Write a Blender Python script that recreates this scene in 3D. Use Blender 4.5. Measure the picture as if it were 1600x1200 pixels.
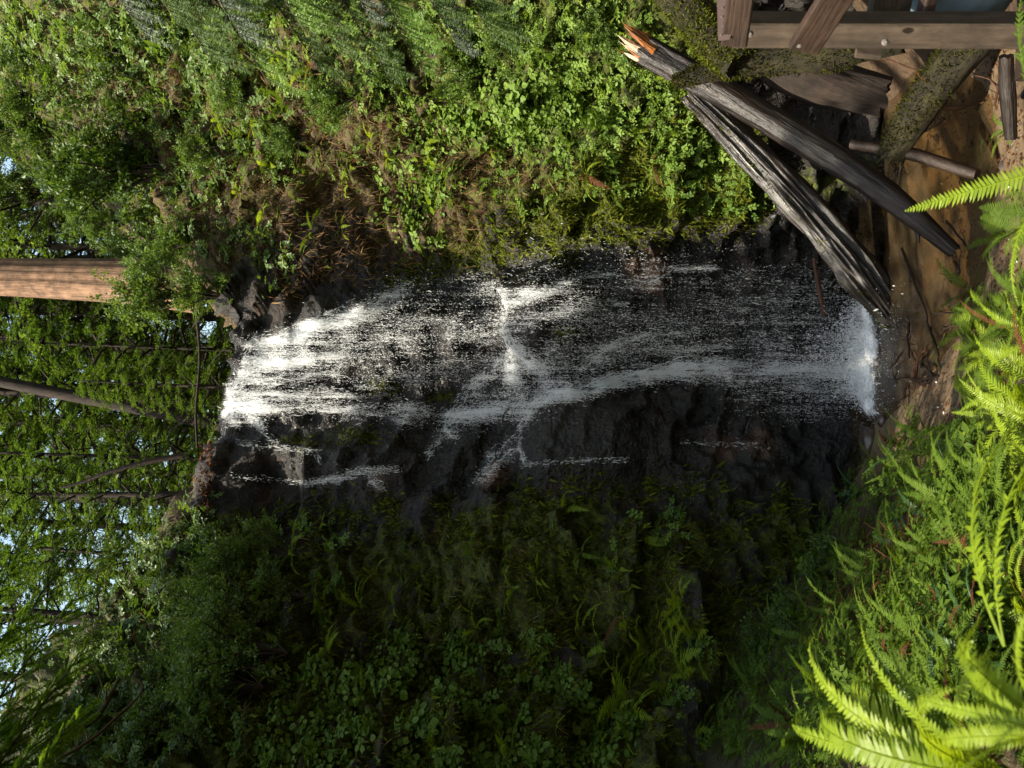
import bpy, math, random
import numpy as np
from mathutils import Vector, Matrix, Quaternion
from mathutils.bvhtree import BVHTree

for o in list(bpy.data.objects):
    bpy.data.objects.remove(o, do_unlink=True)
scene = bpy.context.scene
COL = scene.collection
rng = np.random.default_rng(11)
random.seed(11)
R = math.radians

# ------------------------------------------------------------------ camera
CAM = np.array([0.0, 0.0, 4.2])
PITCH, ROLL, FPX = R(4.0), R(1.7), 1400.0
F0 = np.array([0, math.cos(PITCH), math.sin(PITCH)])
U0 = np.array([0, -math.sin(PITCH), math.cos(PITCH)])
R0 = np.array([1.0, 0, 0])
RR = math.cos(ROLL) * R0 + math.sin(ROLL) * U0
UU = -math.sin(ROLL) * R0 + math.cos(ROLL) * U0
cd = bpy.data.cameras.new('camera')
cam = bpy.data.objects.new('camera', cd); COL.objects.link(cam)
# the photographer held the camera on its side: the picture's left is up
M = Matrix(((-UU[0], RR[0], -F0[0], CAM[0]), (-UU[1], RR[1], -F0[1], CAM[1]),
            (-UU[2], RR[2], -F0[2], CAM[2]), (0, 0, 0, 1)))
cam.matrix_world = M
cd.sensor_width = 36.0
cd.lens = 36.0 * FPX / 1600.0
cd.clip_start = 0.05
cd.clip_end = 800
cd.dof.use_dof = True
cd.dof.focus_distance = 13.0
cd.dof.aperture_fstop = 5.0
scene.camera = cam

# ------------------------------------------------------------------ light
SUN = np.array([-0.62, -0.42, 1.0]); SUN = SUN / np.linalg.norm(SUN)
w = bpy.data.worlds.new('World'); scene.world = w; w.use_nodes = True
nt = w.node_tree
sky = nt.nodes.new('ShaderNodeTexSky'); sky.sky_type = 'NISHITA'; sky.sun_disc = False
sky.sun_elevation = math.asin(SUN[2]); sky.sun_rotation = math.atan2(SUN[0], SUN[1])
sky.air_density = 2.4; sky.dust_density = 3.0; sky.ozone_density = 1.5
bg = nt.nodes['Background']; bg.inputs['Strength'].default_value = 0.11
nt.links.new(sky.outputs[0], bg.inputs[0])
sl = bpy.data.lights.new('sun', 'SUN'); sl.energy = 5.0; sl.angle = R(0.5); sl.color = (1.0, 0.91, 0.74)
so = bpy.data.objects.new('sun', sl); COL.objects.link(so)
so.rotation_euler = Vector(SUN).to_track_quat('Z', 'Y').to_euler()
so.location = (-20, -12, 30)
vs = scene.view_settings
vs.view_transform = 'Standard'; vs.look = 'None'; vs.gamma = 1.0; vs.exposure = 1.45
vs.use_curve_mapping = False
scene.render.engine = 'CYCLES'
cy = scene.cycles
cy.max_bounces = 7; cy.diffuse_bounces = 3; cy.glossy_bounces = 2; cy.transmission_bounces = 3
cy.transparent_max_bounces = 24; cy.caustics_reflective = False; cy.caustics_refractive = False
cy.use_denoising = True
cy.sample_clamp_indirect = 4.0

# ------------------------------------------------------------------ helpers
def ray(px, py):
    d = F0 + (600 - py) / FPX * RR + (800 - px) / FPX * UU
    return d / np.linalg.norm(d)
def at(px, py, y):
    """the point seen at that pixel at world distance y"""
    d = ray(px, py); return CAM + d * (y - CAM[1]) / d[1]

def smooth(a, b, x):
    t = np.clip((x - a) / (b - a), 0, 1); return t * t * (3 - 2 * t)

def _hash(ix, iy, iz, seed):
    h = (ix.astype(np.int64) * 374761393 + iy.astype(np.int64) * 668265263 + iz.astype(np.int64) * 2147483647 + seed * 144665) & 0xffffffff
    h = ((h ^ (h >> 13)) * 1274126177) & 0xffffffff
    h = ((h ^ (h >> 16)) * 2246822519) & 0xffffffff
    return ((h ^ (h >> 15)) & 0xffffff) / float(0xffffff) * 2 - 1
def vnoise(p, seed=0):
    i = np.floor(p).astype(np.int64); f = p - i
    f = f * f * f * (f * (f * 6 - 15) + 10)
    x, y, z = i[:, 0], i[:, 1], i[:, 2]; r = 0
    for dx in (0, 1):
        wx = f[:, 0] if dx else 1 - f[:, 0]
        for dy in (0, 1):
            wy = f[:, 1] if dy else 1 - f[:, 1]
            for dz in (0, 1):
                wz = f[:, 2] if dz else 1 - f[:, 2]
                r = r + wx * wy * wz * _hash(x + dx, y + dy, z + dz, seed)
    return r
def fbm(p, oct=4, seed=0, gain=0.5):
    a, s, t = 1.0, 0, 0
    for k in range(oct):
        s = s + a * vnoise(p * (2.03 ** k) + 17.3 * k, seed + k); t += a; a *= gain
    return s / t

def mesh(name, V, F, mat=None, attrs=None, smooth_shade=False):
    """F: array (n,3) or (n,4), or a list of such arrays"""
    V = np.asarray(V, dtype=np.float32)
    if not isinstance(F, list): F = [F]
    F = [np.asarray(f, dtype=np.int32) for f in F if len(f)]
    me = bpy.data.meshes.new(name)
    me.vertices.add(len(V)); me.vertices.foreach_set('co', V.ravel())
    loops = np.concatenate([f.ravel() for f in F])
    sizes = np.concatenate([np.full(len(f), f.shape[1], dtype=np.int32) for f in F])
    starts = np.concatenate([[0], np.cumsum(sizes)[:-1]]).astype(np.int32)
    me.loops.add(len(loops)); me.loops.foreach_set('vertex_index', loops)
    me.polygons.add(len(sizes)); me.polygons.foreach_set('loop_start', starts)
    me.polygons.foreach_set('use_smooth', np.full(len(sizes), smooth_shade, dtype=bool))
    me.update(calc_edges=True)
    for k, a in (attrs or {}).items():
        at_ = me.attributes.new(k, 'FLOAT', 'POINT'); at_.data.foreach_set('value', np.asarray(a, dtype=np.float32))
    if mat:
        for m in (mat if isinstance(mat, (list, tuple)) else [mat]): me.materials.append(m)
    return me

def obj(name, me, parent=None, loc=(0, 0, 0), label=None, cat=None, group=None, kind=None, rot=None, scale=None):
    o = bpy.data.objects.new(name, me); COL.objects.link(o)
    o.location = [float(c) for c in loc]
    if rot is not None: o.rotation_euler = rot
    if scale is not None: o.scale = (scale,) * 3 if isinstance(scale, (int, float)) else scale
    if parent: o.parent = parent
    tag(o, label, cat, group, kind); return o
def tag(o, label=None, cat=None, group=None, kind=None):
    if label: o['label'] = label
    if cat: o['category'] = cat
    if group: o['group'] = group
    if kind: o['kind'] = kind
    return o
def copy_tree(o, parent=None):
    c = o.copy(); COL.objects.link(c); c.parent = parent
    for ch in KIDS.get(o.name, []): copy_tree(ch, c)
    return c
KIDS = {}

class MB:
    """collects shapes into one mesh"""
    def __init__(s): s.V = []; s.T = []; s.Q = []; s.n = 0; s.A = []
    def add(s, V, F, rnd=None):
        V = np.asarray(V, float); F = np.asarray(F, int)
        if F.ndim == 2 and F.shape[1] == 3: s.T.append(F + s.n)
        else: s.Q.append(F + s.n)
        s.V.append(V); s.n += len(V)
        s.A.append(np.full(len(V), rng.random() if rnd is None else rnd) if np.ndim(rnd) == 0 else rnd)
    def mesh(s, name, mat, smooth_shade=False):
        F = []
        if s.T: F.append(np.concatenate(s.T))
        if s.Q: F.append(np.concatenate(s.Q))
        return mesh(name, np.concatenate(s.V), F, mat, {'rnd': np.concatenate(s.A)}, smooth_shade)
    def tube(s, pts, rad, k=8, flute=0.0, seed=0, rnd=None, cap=True):
        V, Q = tube(pts, rad, k, flute, seed); s.add(V, Q, rnd)
        if cap:
            n = len(pts)
            for e, ring in ((0, np.arange(k)[::-1]), (n - 1, np.arange(k) + (n - 1) * k)):
                c = V[ring].mean(0); r = V[ring]
                s.add(np.vstack([r, c[None]]), np.array([[i, (i + 1) % k, k] for i in range(k)]), rnd)
    def box(s, c, ax, ay, az, rnd=None):
        """centre and three half-axes"""
        c, ax, ay, az = (np.asarray(q, float) for q in (c, ax, ay, az))
        V = [c + i * ax + j * ay + k * az for i in (-1, 1) for j in (-1, 1) for k in (-1, 1)]
        s.add(V, [[0, 1, 3, 2], [4, 6, 7, 5], [0, 4, 5, 1], [2, 3, 7, 6], [0, 2, 6, 4], [1, 5, 7, 3]], rnd)

def tube(pts, rad, k=8, flute=0.0, seed=0):
    pts = np.asarray(pts, float); n = len(pts)
    rad = np.broadcast_to(np.asarray(rad, float), (n,))
    T = np.gradient(pts, axis=0); T /= np.linalg.norm(T, axis=1)[:, None] + 1e-9
    ref = np.array([0.31, 0.87, 0.2]) if abs(T[0] @ np.array([0.31, 0.87, 0.2])) < 0.85 else np.array([1.0, 0.1, 0])
    V = np.zeros((n, k, 3)); a = np.arange(k) / k * 2 * math.pi
    for i in range(n):
        A = np.cross(T[i], ref); A /= np.linalg.norm(A); B = np.cross(T[i], A)
        r = rad[i]
        ca, sa = np.cos(a), np.sin(a)
        if flute:
            q = np.stack([ca * 2.2, sa * 2.2, np.full(k, i * 0.022 + seed * 9.1)], 1)
            r = r * (1 + flute * (vnoise(q * 1.7, seed) + 0.6 * vnoise(q * 4.1, seed + 3)) + 0.5 * flute * vnoise(q * np.array([8, 8, 3.]), seed + 5))
        V[i] = pts[i] + (r * ca)[:, None] * A + (r * sa)[:, None] * B
    i = np.arange(n - 1)[:, None]; j = np.arange(k)[None]
    Q = np.stack([i * k + j, i * k + (j + 1) % k, (i + 1) * k + (j + 1) % k, (i + 1) * k + j], -1).reshape(-1, 4)
    return V.reshape(-1, 3), Q

def curve(ctrl, n):
    """Catmull-Rom through the control points, n samples"""
    P = np.asarray(ctrl, float); m = len(P)
    P = np.vstack([2 * P[0] - P[1], P, 2 * P[-1] - P[-2]])
    t = np.linspace(0, m - 1 - 1e-6, n); i = t.astype(int); f = (t - i)[:, None]
    a, b, c, d = P[i], P[i + 1], P[i + 2], P[i + 3]
    return 0.5 * (2 * b + (c - a) * f + (2 * a - 5 * b + 4 * c - d) * f ** 2 + (3 * b - a - 3 * c + d) * f ** 3)

def unit(v): return v / (np.linalg.norm(v, axis=-1, keepdims=True) + 1e-9)

# leaf templates: x = across, y = along the leaf, z = up
KITE = (np.array([[0, 0, 0], [-.5, .45, .12], [0, 1, -.08], [.5, .45, .12]]), np.array([[0, 3, 2], [0, 2, 1]]))
ROUND = (np.array([[0, 0, 0], [-.36, .12, .06], [-.52, .5, .1], [-.3, .88, .03], [0, 1, -.06], [.3, .88, .03], [.52, .5, .1], [.36, .12, .06], [0, .5, 0]]),
         np.array([[8, i, (i + 1) % 8] for i in range(8)][::-1])[:, ::-1])
def _sprig(nl, tpl, lw, seed):
    r = np.random.default_rng(seed); V, F, n = [], [], 0
    sv = np.array([[-.012, 0, 0], [.012, 0, 0], [.008, .95, .10], [-.008, .95, .10]]); V.append(sv); F.append(np.array([[0, 1, 2], [0, 2, 3]])); n = 4
    for i in range(nl):
        t = .25 + .75 * i / (nl - 1); sg = 1 if i % 2 else -1
        a = sg * r.uniform(.7, 1.25) * (1 - .75 * (i == nl - 1)); L = r.uniform(.30, .48) * (1.1 - .35 * t); W = L * lw
        d = np.array([math.sin(a), math.cos(a), r.uniform(-.35, .25)]); d /= np.linalg.norm(d); x = np.cross(d, [0, 0, 1.0]); x /= np.linalg.norm(x); z = np.cross(x, d)
        TV, TF = tpl; V.append(np.array([0, .95 * t, .10 * t * t]) + TV[:, :1] * W * x + TV[:, 1:2] * L * d + TV[:, 2:3] * W * z); F.append(TF + n); n += len(TV)
    return np.concatenate(V), np.concatenate(F)
def _rosette(nl, tpl, seed):
    r = np.random.default_rng(seed); V, F, n = [], [], 0
    for i in range(nl):
        a = i * 6.283 / nl + r.normal(0, .3); L = r.uniform(.42, .62); b = np.array([math.sin(a), math.cos(a), 0]) * r.uniform(.12, .45) + [0, 0, r.uniform(.1, .6)]
        d = np.array([math.sin(a), math.cos(a), r.uniform(-.5, .1)]); d /= np.linalg.norm(d); x = np.cross(d, [0, 0, 1.0]); x /= np.linalg.norm(x); z = np.cross(x, d)
        TV, TF = tpl; V.append(b + TV[:, :1] * L * .95 * x + TV[:, 1:2] * L * d + TV[:, 2:3] * L * z); F.append(TF + n); n += len(TV)
    return np.concatenate(V), np.concatenate(F)
HEX = (np.array([[0, 0, 0], [-.45, .3, .08], [-.38, .8, .06], [0, 1, -.05], [.38, .8, .06], [.45, .3, .08]]), np.array([[0, 5, 4], [0, 4, 3], [0, 3, 2], [0, 2, 1]]))
SPRIG = _sprig(7, KITE, .62, 3)
ROSETTE = _rosette(5, HEX, 4)
NEEDLE = (np.array([[-.5, 0, 0], [.5, 0, 0], [0, 1, 0]]), np.array([[0, 1, 2]]))
BLADE = (np.array([[-.5, 0, 0], [.5, 0, 0], [.4, .5, .12], [-.4, .5, .12], [0, 1, -.08]]), np.array([[0, 1, 2], [0, 2, 3], [3, 2, 4]]))
DROP = (np.array([[0, 0, -.5], [.5, 0, 0], [-.25, .43, 0], [-.25, -.43, 0], [0, 0, .5]]),
        np.array([[0, 2, 1], [0, 3, 2], [0, 1, 3], [4, 1, 2], [4, 2, 3], [4, 3, 1]]))
def scatter(tpl, P, D, N, L, W):
    """copies of a leaf template -> V, F, per-vertex random"""
    TV, TF = tpl; n = len(P)
    D = unit(D); X = unit(np.cross(D, N)); N = np.cross(X, D)
    L = np.broadcast_to(L, (n,)); W = np.broadcast_to(W, (n,))
    V = P[:, None] + TV[None, :, 0:1] * (X * W[:, None])[:, None] + TV[None, :, 1:2] * (D * L[:, None])[:, None] + TV[None, :, 2:3] * (N * W[:, None])[:, None]
    F = TF[None] + (np.arange(n) * len(TV))[:, None, None]
    rnd = np.repeat(rng.random(n), len(TV))
    return V.reshape(-1, 3), F.reshape(-1, TF.shape[1]), rnd

# ------------------------------------------------------------------ materials
class N:
    def __init__(s, name):
        s.m = bpy.data.materials.new(name); s.m.use_nodes = True; s.t = s.m.node_tree; s.t.nodes.clear()
        s.out = s('OutputMaterial')
    def __call__(s, kind, **kw):
        n = s.t.nodes.new('ShaderNode' + kind)
        for k, v in kw.items():
            if k.startswith('i_'): s.set(n, k[2:].replace('_', ' '), v)
            else: setattr(n, k, v)
        return n
    def set(s, n, key, v):
        i = n.inputs[int(key)] if key.isdigit() else n.inputs[key]
        if isinstance(v, bpy.types.NodeSocket): s.t.links.new(v, i)
        else:
            if i.type == 'RGBA' and len(v) == 3: v = (*v, 1)
            i.default_value = v
    def noise(s, vec, scale, detail=4, rough=0.55, dist=0.0):
        n = s('TexNoise', i_Scale=scale, i_Detail=detail, i_Roughness=rough, i_Distortion=dist)
        if vec is not None: s.t.links.new(vec, n.inputs['Vector'])
        return n.outputs['Fac']
    def ramp(s, fac, stops):
        n = s('ValToRGB'); s.t.links.new(fac, n.inputs[0]); e = n.color_ramp.elements
        while len(e) < len(stops): e.new(0.5)
        for k, (p, c) in enumerate(stops):
            e[k].position = p; e[k].color = (*c, 1) if not np.isscalar(c) else (c, c, c, 1)
        return n.outputs[0]
    def mix(s, f, a, b, blend='MIX'):
        n = s('Mix', data_type='RGBA', blend_type=blend)
        for i, v in ((0, f), (6, a), (7, b)):
            if isinstance(v, bpy.types.NodeSocket): s.t.links.new(v, n.inputs[i])
            else: n.inputs[i].default_value = (*v, 1) if i and len(v) == 3 else v
        return n.outputs[2]
    def math(s, op, a, b=0.0, c=None, clamp=False):
        n = s('Math', operation=op, use_clamp=clamp)
        for i, v in enumerate((a, b) if c is None else (a, b, c)):
            if isinstance(v, bpy.types.NodeSocket): s.t.links.new(v, n.inputs[i])
            else: n.inputs[i].default_value = v
        return n.outputs[0]
    def coord(s, scale=(1, 1, 1), which='Object'):
        c = s('TexCoord'); mp = s('Mapping'); mp.inputs['Scale'].default_value = scale
        s.t.links.new(c.outputs[which], mp.inputs[0]); return mp.outputs[0]
    def attr(s, name): return s('Attribute', attribute_name=name).outputs['Fac']
    def bump(s, h, strength=0.5, dist=0.05, normal=None):
        n = s('Bump', i_Strength=strength, i_Distance=dist, i_Height=h)
        if normal is not None: s.t.links.new(normal, n.inputs['Normal'])
        return n.outputs[0]
    def pbr(s, col, rough=0.7, normal=None, spec=0.4, **kw):
        b = s('BsdfPrincipled', i_Base_Color=col, i_Roughness=rough)
        b.inputs['Specular IOR Level'].default_value = spec
        if normal is not None: s.t.links.new(normal, b.inputs['Normal'])
        for k, v in kw.items(): s.set(b, k.replace('_', ' '), v)
        return b.outputs[0]
    def done(s, sh): s.t.links.new(sh, s.out.inputs['Surface']); return s.m

def leaf_mat(name, stops, transl=0.35, rough=0.4, spec=0.35, per_object=True, tmul=1.6):
    m = N(name)
    r = m.attr('rnd')
    if per_object:
        oi = m('ObjectInfo')
        r = m.math('ADD', m.math('MULTIPLY', r, 0.65), m.math('MULTIPLY', oi.outputs['Random'], 0.35))
    c = m.ramp(r, stops)
    n = m.noise(m.coord(), 3.0, 2)
    hv = m('HueSaturation', i_Color=c, i_Value=m.math('ADD', m.math('MULTIPLY', n, 0.7), 0.65)); c = hv.outputs[0]
    p = m.pbr(c, rough, None, spec)
    tc = m.mix(1.0, c, (tmul, tmul * 0.95, tmul * 0.35), 'MULTIPLY')
    t = m('BsdfTranslucent', i_Color=tc)
    x = m('MixShader', i_Fac=transl, i_1=p, i_2=t.outputs[0])
    return m.done(x.outputs[0])

MAT = {}
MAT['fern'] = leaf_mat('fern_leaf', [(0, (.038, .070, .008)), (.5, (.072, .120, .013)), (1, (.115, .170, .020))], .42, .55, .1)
MAT['fern_bright'] = leaf_mat('fern_leaf_bright_lit', [(0, (.11, .170, .010)), (.5, (.18, .255, .014)), (1, (.26, .33, .028))], .45, .45, .25)  # yellow-green leaf, its colour brightened to stand in for light
MAT['fern_dark'] = leaf_mat('fern_leaf_deep', [(0, (.018, .042, .012)), (.6, (.038, .080, .020)), (1, (.06, .11, .025))], .3, .4)  # deeper green leaf, given to some ferns at random
MAT['fern_dead'] = leaf_mat('fern_leaf_dead', [(0, (.032, .012, .005)), (.6, (.075, .028, .010)), (1, (.13, .06, .022))], .2, .7, .15)
MAT['clover'] = leaf_mat('round_leaf', [(0, (.060, .110, .016)), (.5, (.110, .180, .026)), (1, (.17, .25, .045))], .36, .5, .2)
MAT['ivy'] = leaf_mat('small_leaf', [(0, (.035, .070, .012)), (.5, (.070, .125, .020)), (1, (.12, .19, .034))], .32, .45, .3)
MAT['shrub'] = leaf_mat('shrub_leaf', [(0, (.030, .058, .012)), (.5, (.062, .110, .020)), (1, (.11, .165, .034))], .34, .45, .3)
MAT['shrub_light'] = leaf_mat('shrub_leaf_light', [(0, (.045, .085, .018)), (.5, (.085, .145, .03)), (1, (.14, .205, .05))], .38, .45, .3)
MAT['needle'] = leaf_mat('conifer_needle', [(0, (.030, .060, .014)), (.5, (.058, .105, .022)), (1, (.10, .155, .034))], .4, .5, .2)
MAT['needle_light'] = leaf_mat('conifer_needle_lit', [(0, (.055, .115, .014)), (.5, (.095, .175, .02)), (1, (.15, .24, .03))], .4, .45, .3)  # light green needles, lightened further so the boughs look lit
MAT['needle_grey'] = leaf_mat('conifer_needle_grey', [(0, (.020, .034, .020)), (.5, (.045, .068, .040)), (1, (.10, .13, .085))], .2, .5, .3)
MAT['moss'] = leaf_mat('moss_tuft', [(0, (.018, .024, .002)), (.5, (.050, .062, .004)), (1, (.105, .120, .008))], .25, .8, .1, False)
MAT['moss_dim'] = leaf_mat('moss_dim', [(0, (.008, .009, .002)), (.5, (.020, .022, .003)), (1, (.045, .045, .005))], .2, .85, .05, False)  # darker copy of moss, paints dimness onto the two lower logs
MAT['straw'] = leaf_mat('dead_stalk', [(0, (.030, .016, .008)), (.5, (.08, .045, .020)), (1, (.20, .13, .058))], .15, .8, .1, False)

def cliff_material():
    m = N('cliff_rock_moss_earth')
    co = m.coord()
    wet, moss, dirt = m.attr('wet'), m.attr('moss'), m.attr('dirt')
    n1 = m.noise(co, 1.4, 6, .6); n2 = m.noise(co, 7.0, 6, .65); n3 = m.noise(m.coord((1, 1, .45)), 22.0, 4, .6)
    strat = m.noise(m.coord((1.2, 1.2, 3.2)), 3.0, 5, .6, .8)
    rock = m.ramp(n2, [(.25, (.006, .0055, .005)), (.5, (.015, .013, .012)), (.72, (.036, .029, .023)), (.9, (.075, .055, .040))])
    brown = m.ramp(m.noise(co, 2.6, 5, .6), [(.56, 0.0), (.70, 1.0)])
    rock = m.mix(m.math('MULTIPLY', brown, .45), rock, (.085, .045, .026))
    rock = m.mix(m.math('MULTIPLY', wet, .62), rock, (.007, .0065, .006))
    earth = m.ramp(m.math('ADD', m.math('MULTIPLY', n2, .6), m.math('MULTIPLY', n3, .4)),
                   [(.28, (.012, .007, .004)), (.45, (.040, .026, .010)), (.6, (.092, .062, .024)), (.8, (.19, .135, .062))])
    mossc = m.ramp(m.math('ADD', m.math('MULTIPLY', n3, .5), m.math('MULTIPLY', n2, .5)),
                   [(.3, (.005, .006, .001)), (.45, (.020, .026, .002)), (.58, (.062, .074, .005)), (.78, (.13, .14, .010))])
    rock = m.mix(m.math('MULTIPLY', m.attr('brown'), m.math('MULTIPLY_ADD', n2, 1.6, -.25, clamp=True)), rock, (.13, .068, .042))
    fd = m.math('MULTIPLY_ADD', dirt, 1.5, m.math('SUBTRACT', n1, 0.9), clamp=True)
    c = m.mix(m.ramp(fd, [(.2, 0.0), (.45, 1.0)]), rock, earth)
    fm = m.math('MULTIPLY_ADD', moss, 1.2, m.math('MULTIPLY_ADD', n2, 1.6, -1.35), clamp=True)
    fm = m.ramp(fm, [(.08, 0.0), (.35, 1.0)])
    c = m.mix(fm, c, mossc)
    r0 = m.math('MULTIPLY_ADD', n2, .35, .62)
    rw = m.math('MULTIPLY_ADD', n3, .55, -.02)
    wf = m.math('MULTIPLY', wet, m.math('SUBTRACT', 1.0, m.math('MULTIPLY', fm, .6)))
    rough = m('Mix', data_type='FLOAT'); m.set(rough, '0', wf); m.set(rough, '2', r0); m.set(rough, '3', rw)
    vo = m('TexVoronoi', feature='DISTANCE_TO_EDGE', i_Scale=2.6); m.t.links.new(m.coord((1, 1, 1.7)), vo.inputs['Vector'])
    crack = m.math('MULTIPLY', m.math('MULTIPLY', vo.outputs['Distance'], 9.0, clamp=True), m.math('SUBTRACT', 1.0, fm))
    h = m.math('ADD', m.math('MULTIPLY_ADD', crack, .10, m.math('MULTIPLY', strat, .6)), m.math('ADD', m.math('MULTIPLY', n2, .6), m.math('MULTIPLY', n3, .45)))
    b = m.bump(h, .9, .10)
    return m.done(m.pbr(c, rough.outputs[0], b, .32))
MAT['cliff'] = cliff_material()

def ground_material():
    m = N('mud_and_leaf_litter')
    co = m.coord(); sand, moss = m.attr('sand'), m.attr('moss')
    n1 = m.noise(co, 2.2, 6, .6); n2 = m.noise(co, 14, 5, .65); n3 = m.noise(co, 60, 3)
    mud = m.ramp(n2, [(.3, (.020, .012, .007)), (.5, (.050, .030, .016)), (.75, (.10, .062, .032))])
    snd = m.ramp(m.math('ADD', m.math('MULTIPLY', n1, .6), m.math('MULTIPLY', n2, .4)),
                 [(.3, (.058, .038, .021)), (.5, (.118, .079, .043)), (.7, (.19, .132, .075))])
    c = m.mix(m.ramp(m.math('MULTIPLY_ADD', n1, .7, m.math('SUBTRACT', sand, .38)), [(.25, 0.0), (.5, 1.0)]), mud, snd)
    c = m.mix(m.math('MULTIPLY', moss, m.ramp(n2, [(.45, 0.0), (.6, 1.0)])), c, (.030, .040, .008))
    b = m.bump(m.math('ADD', n2, m.math('MULTIPLY', n3, .35)), .7, .04)
    return m.done(m.pbr(c, .62, b, .4))
MAT['ground'] = ground_material()

def wood(name, stops, scale=(1, 1, 1), rough=.7, bump=.6, grain=18, spec=.3):
    m = N(name); co = m.coord(scale)
    n1 = m.noise(co, grain, 5, .65, .3); n2 = m.noise(m.coord(), 2.5, 4)
    n4 = m.noise(co, grain * 3.1, 3, .6)
    f = m.math('ADD', m.math('MULTIPLY', n1, .6), m.math('ADD', m.math('MULTIPLY', n2, .25), m.math('MULTIPLY', n4, .15)))
    c = m.ramp(f, stops)
    st = m.ramp(m.noise(m.coord(), 4.5, 5, .7), [(.38, .45), (.62, 1.0)])
    c = m.mix(1.0, c, st, 'MULTIPLY')
    return m.done(m.pbr(c, rough, m.bump(m.math('ADD', n1, m.math('MULTIPLY', n4, .5)), bump, .02), spec))
MAT['bark_redwood'] = wood('bark_redwood', [(.30, (.045, .024, .016)), (.44, (.16, .085, .048)), (.58, (.29, .175, .108)), (.8, (.39, .265, .175))], (1, 1, .045), .85, 1.0, 34)
MAT['bark_dark'] = wood('bark_dark', [(.3, (.008, .006, .005)), (.5, (.024, .016, .012)), (.75, (.052, .036, .026))], (1, 1, .12), .9, .9, 14)
MAT['stick'] = wood('stick_bark', [(.3, (.010, .007, .005)), (.55, (.032, .018, .011)), (.8, (.075, .042, .025))], (1, 1, 1), .55, .6, 20)
MAT['stick_red'] = wood('stick_red', [(.3, (.03, .012, .006)), (.55, (.075, .030, .013)), (.8, (.14, .065, .032))], (1, 1, 1), .6, .6, 20)
MAT['branch_mossy'] = wood('branch_mossy', [(.35, (.028, .022, .008)), (.5, (.058, .056, .010)), (.7, (.11, .105, .016))], (1, 1, 1), .9, .9, 16)
MAT['log_wet'] = wood('log_wet', [(.32, (.006, .004, .004)), (.5, (.013, .009, .008)), (.64, (.030, .019, .014)), (.85, (.066, .046, .038))], (1, 1, .10), .45, 1.0, 15, .4)
MAT['log_grey'] = wood('log_grey', [(.32, (.006, .004, .0035)), (.5, (.016, .011, .009)), (.64, (.034, .023, .017)), (.85, (.088, .066, .054))], (1, 1, .05), .40, 1.0, 17, .45)
MAT['log_mossy'] = wood('log_mossy', [(.32, (.005, .004, .002)), (.46, (.013, .010, .004)), (.58, (.026, .022, .006)), (.74, (.040, .028, .016))], (1, 1, .5), .9, 1.0, 9)
MAT['heartwood'] = wood('heartwood', [(.3, (.11, .032, .006)), (.55, (.26, .085, .014)), (.8, (.40, .18, .045))], (1, 1, .1), .6, .8, 22)
MAT['pale_wood'] = wood('pale_wood', [(.3, (.34, .24, .15)), (.7, (.55, .44, .32))], (1, 1, .1), .6, .5, 22)
MAT['timber'] = wood('timber', [(.3, (.024, .017, .012)), (.5, (.058, .042, .030)), (.75, (.105, .080, .058))], (1, 1, .08), .7, .45, 30)
MAT['timber_dark'] = wood('timber_dark', [(.3, (.014, .008, .005)), (.5, (.034, .019, .012)), (.75, (.065, .038, .025))], (1, 1, .08), .6, .45, 30)
def plain(name, col, rough=.5, metal=0.0, noise=.25):
    m = N(name); n = m.noise(m.coord(), 25, 3)
    hv = m('HueSaturation', i_Color=col, i_Value=m.math('MULTIPLY_ADD', n, noise * 2, 1 - noise))
    return m.done(m.pbr(hv.outputs[0], rough, m.bump(n, .15, .01), .5, Metallic=metal))
MAT['steel'] = plain('galvanised_steel', (.11, .10, .09), .65, .3)
MAT['steel_dark'] = plain('painted_plate', (.06, .035, .030), .45, .2)

def water_sheet_material():
    m = N('falling_water')
    d = m.attr('dens')
    s1 = m.noise(m.coord((20, 20, 1.1)), 1.0, 6, .75, .5)
    s2 = m.noise(m.coord((60, 60, 11)), 1.0, 3, .6)
    s3 = m.noise(m.coord((3.5, 3.5, .8)), 1.0, 3, .6)
    f = m.math('ADD', m.math('MULTIPLY_ADD', s1, 1.0, m.math('MULTIPLY', s2, .75)), m.math('MULTIPLY', s3, .5))
    f = m.math('SUBTRACT', m.math('ADD', f, m.math('MULTIPLY', d, .70)), 1.50)
    f = m.math('MULTIPLY', m.math('MULTIPLY', f, 2.0, clamp=True), m.math('MULTIPLY', d, 1.6, clamp=True), clamp=True)
    f = m.math('MAXIMUM', m.math('MULTIPLY', f, .9), m.math('MULTIPLY', m.math('MULTIPLY', d, d), m.ramp(s1, [(.44, 0.03), (.70, .75)])))
    f = m.math('MINIMUM', f, .95)
    dif = m('BsdfDiffuse', i_Color=(.93, .94, .95)); tr = m('BsdfTranslucent', i_Color=(.9, .92, .94))
    a = m('MixShader', i_Fac=.35, i_1=dif.outputs[0], i_2=tr.outputs[0])
    x = m('MixShader', i_Fac=f, i_1=m('BsdfTransparent').outputs[0], i_2=a.outputs[0])
    return m.done(x.outputs[0])
MAT['water_sheet'] = water_sheet_material()
def drop_material():
    m = N('water_drops')
    dif = m('BsdfDiffuse', i_Color=(.95, .96, .97)); tr = m('BsdfTranslucent', i_Color=(.84, .87, .90))
    a = m('MixShader', i_Fac=.4, i_1=dif.outputs[0], i_2=tr.outputs[0])
    x = m('MixShader', i_Fac=.50, i_1=m('BsdfTransparent').outputs[0], i_2=a.outputs[0])
    return m.done(x.outputs[0])
MAT['drops'] = drop_material()
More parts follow.
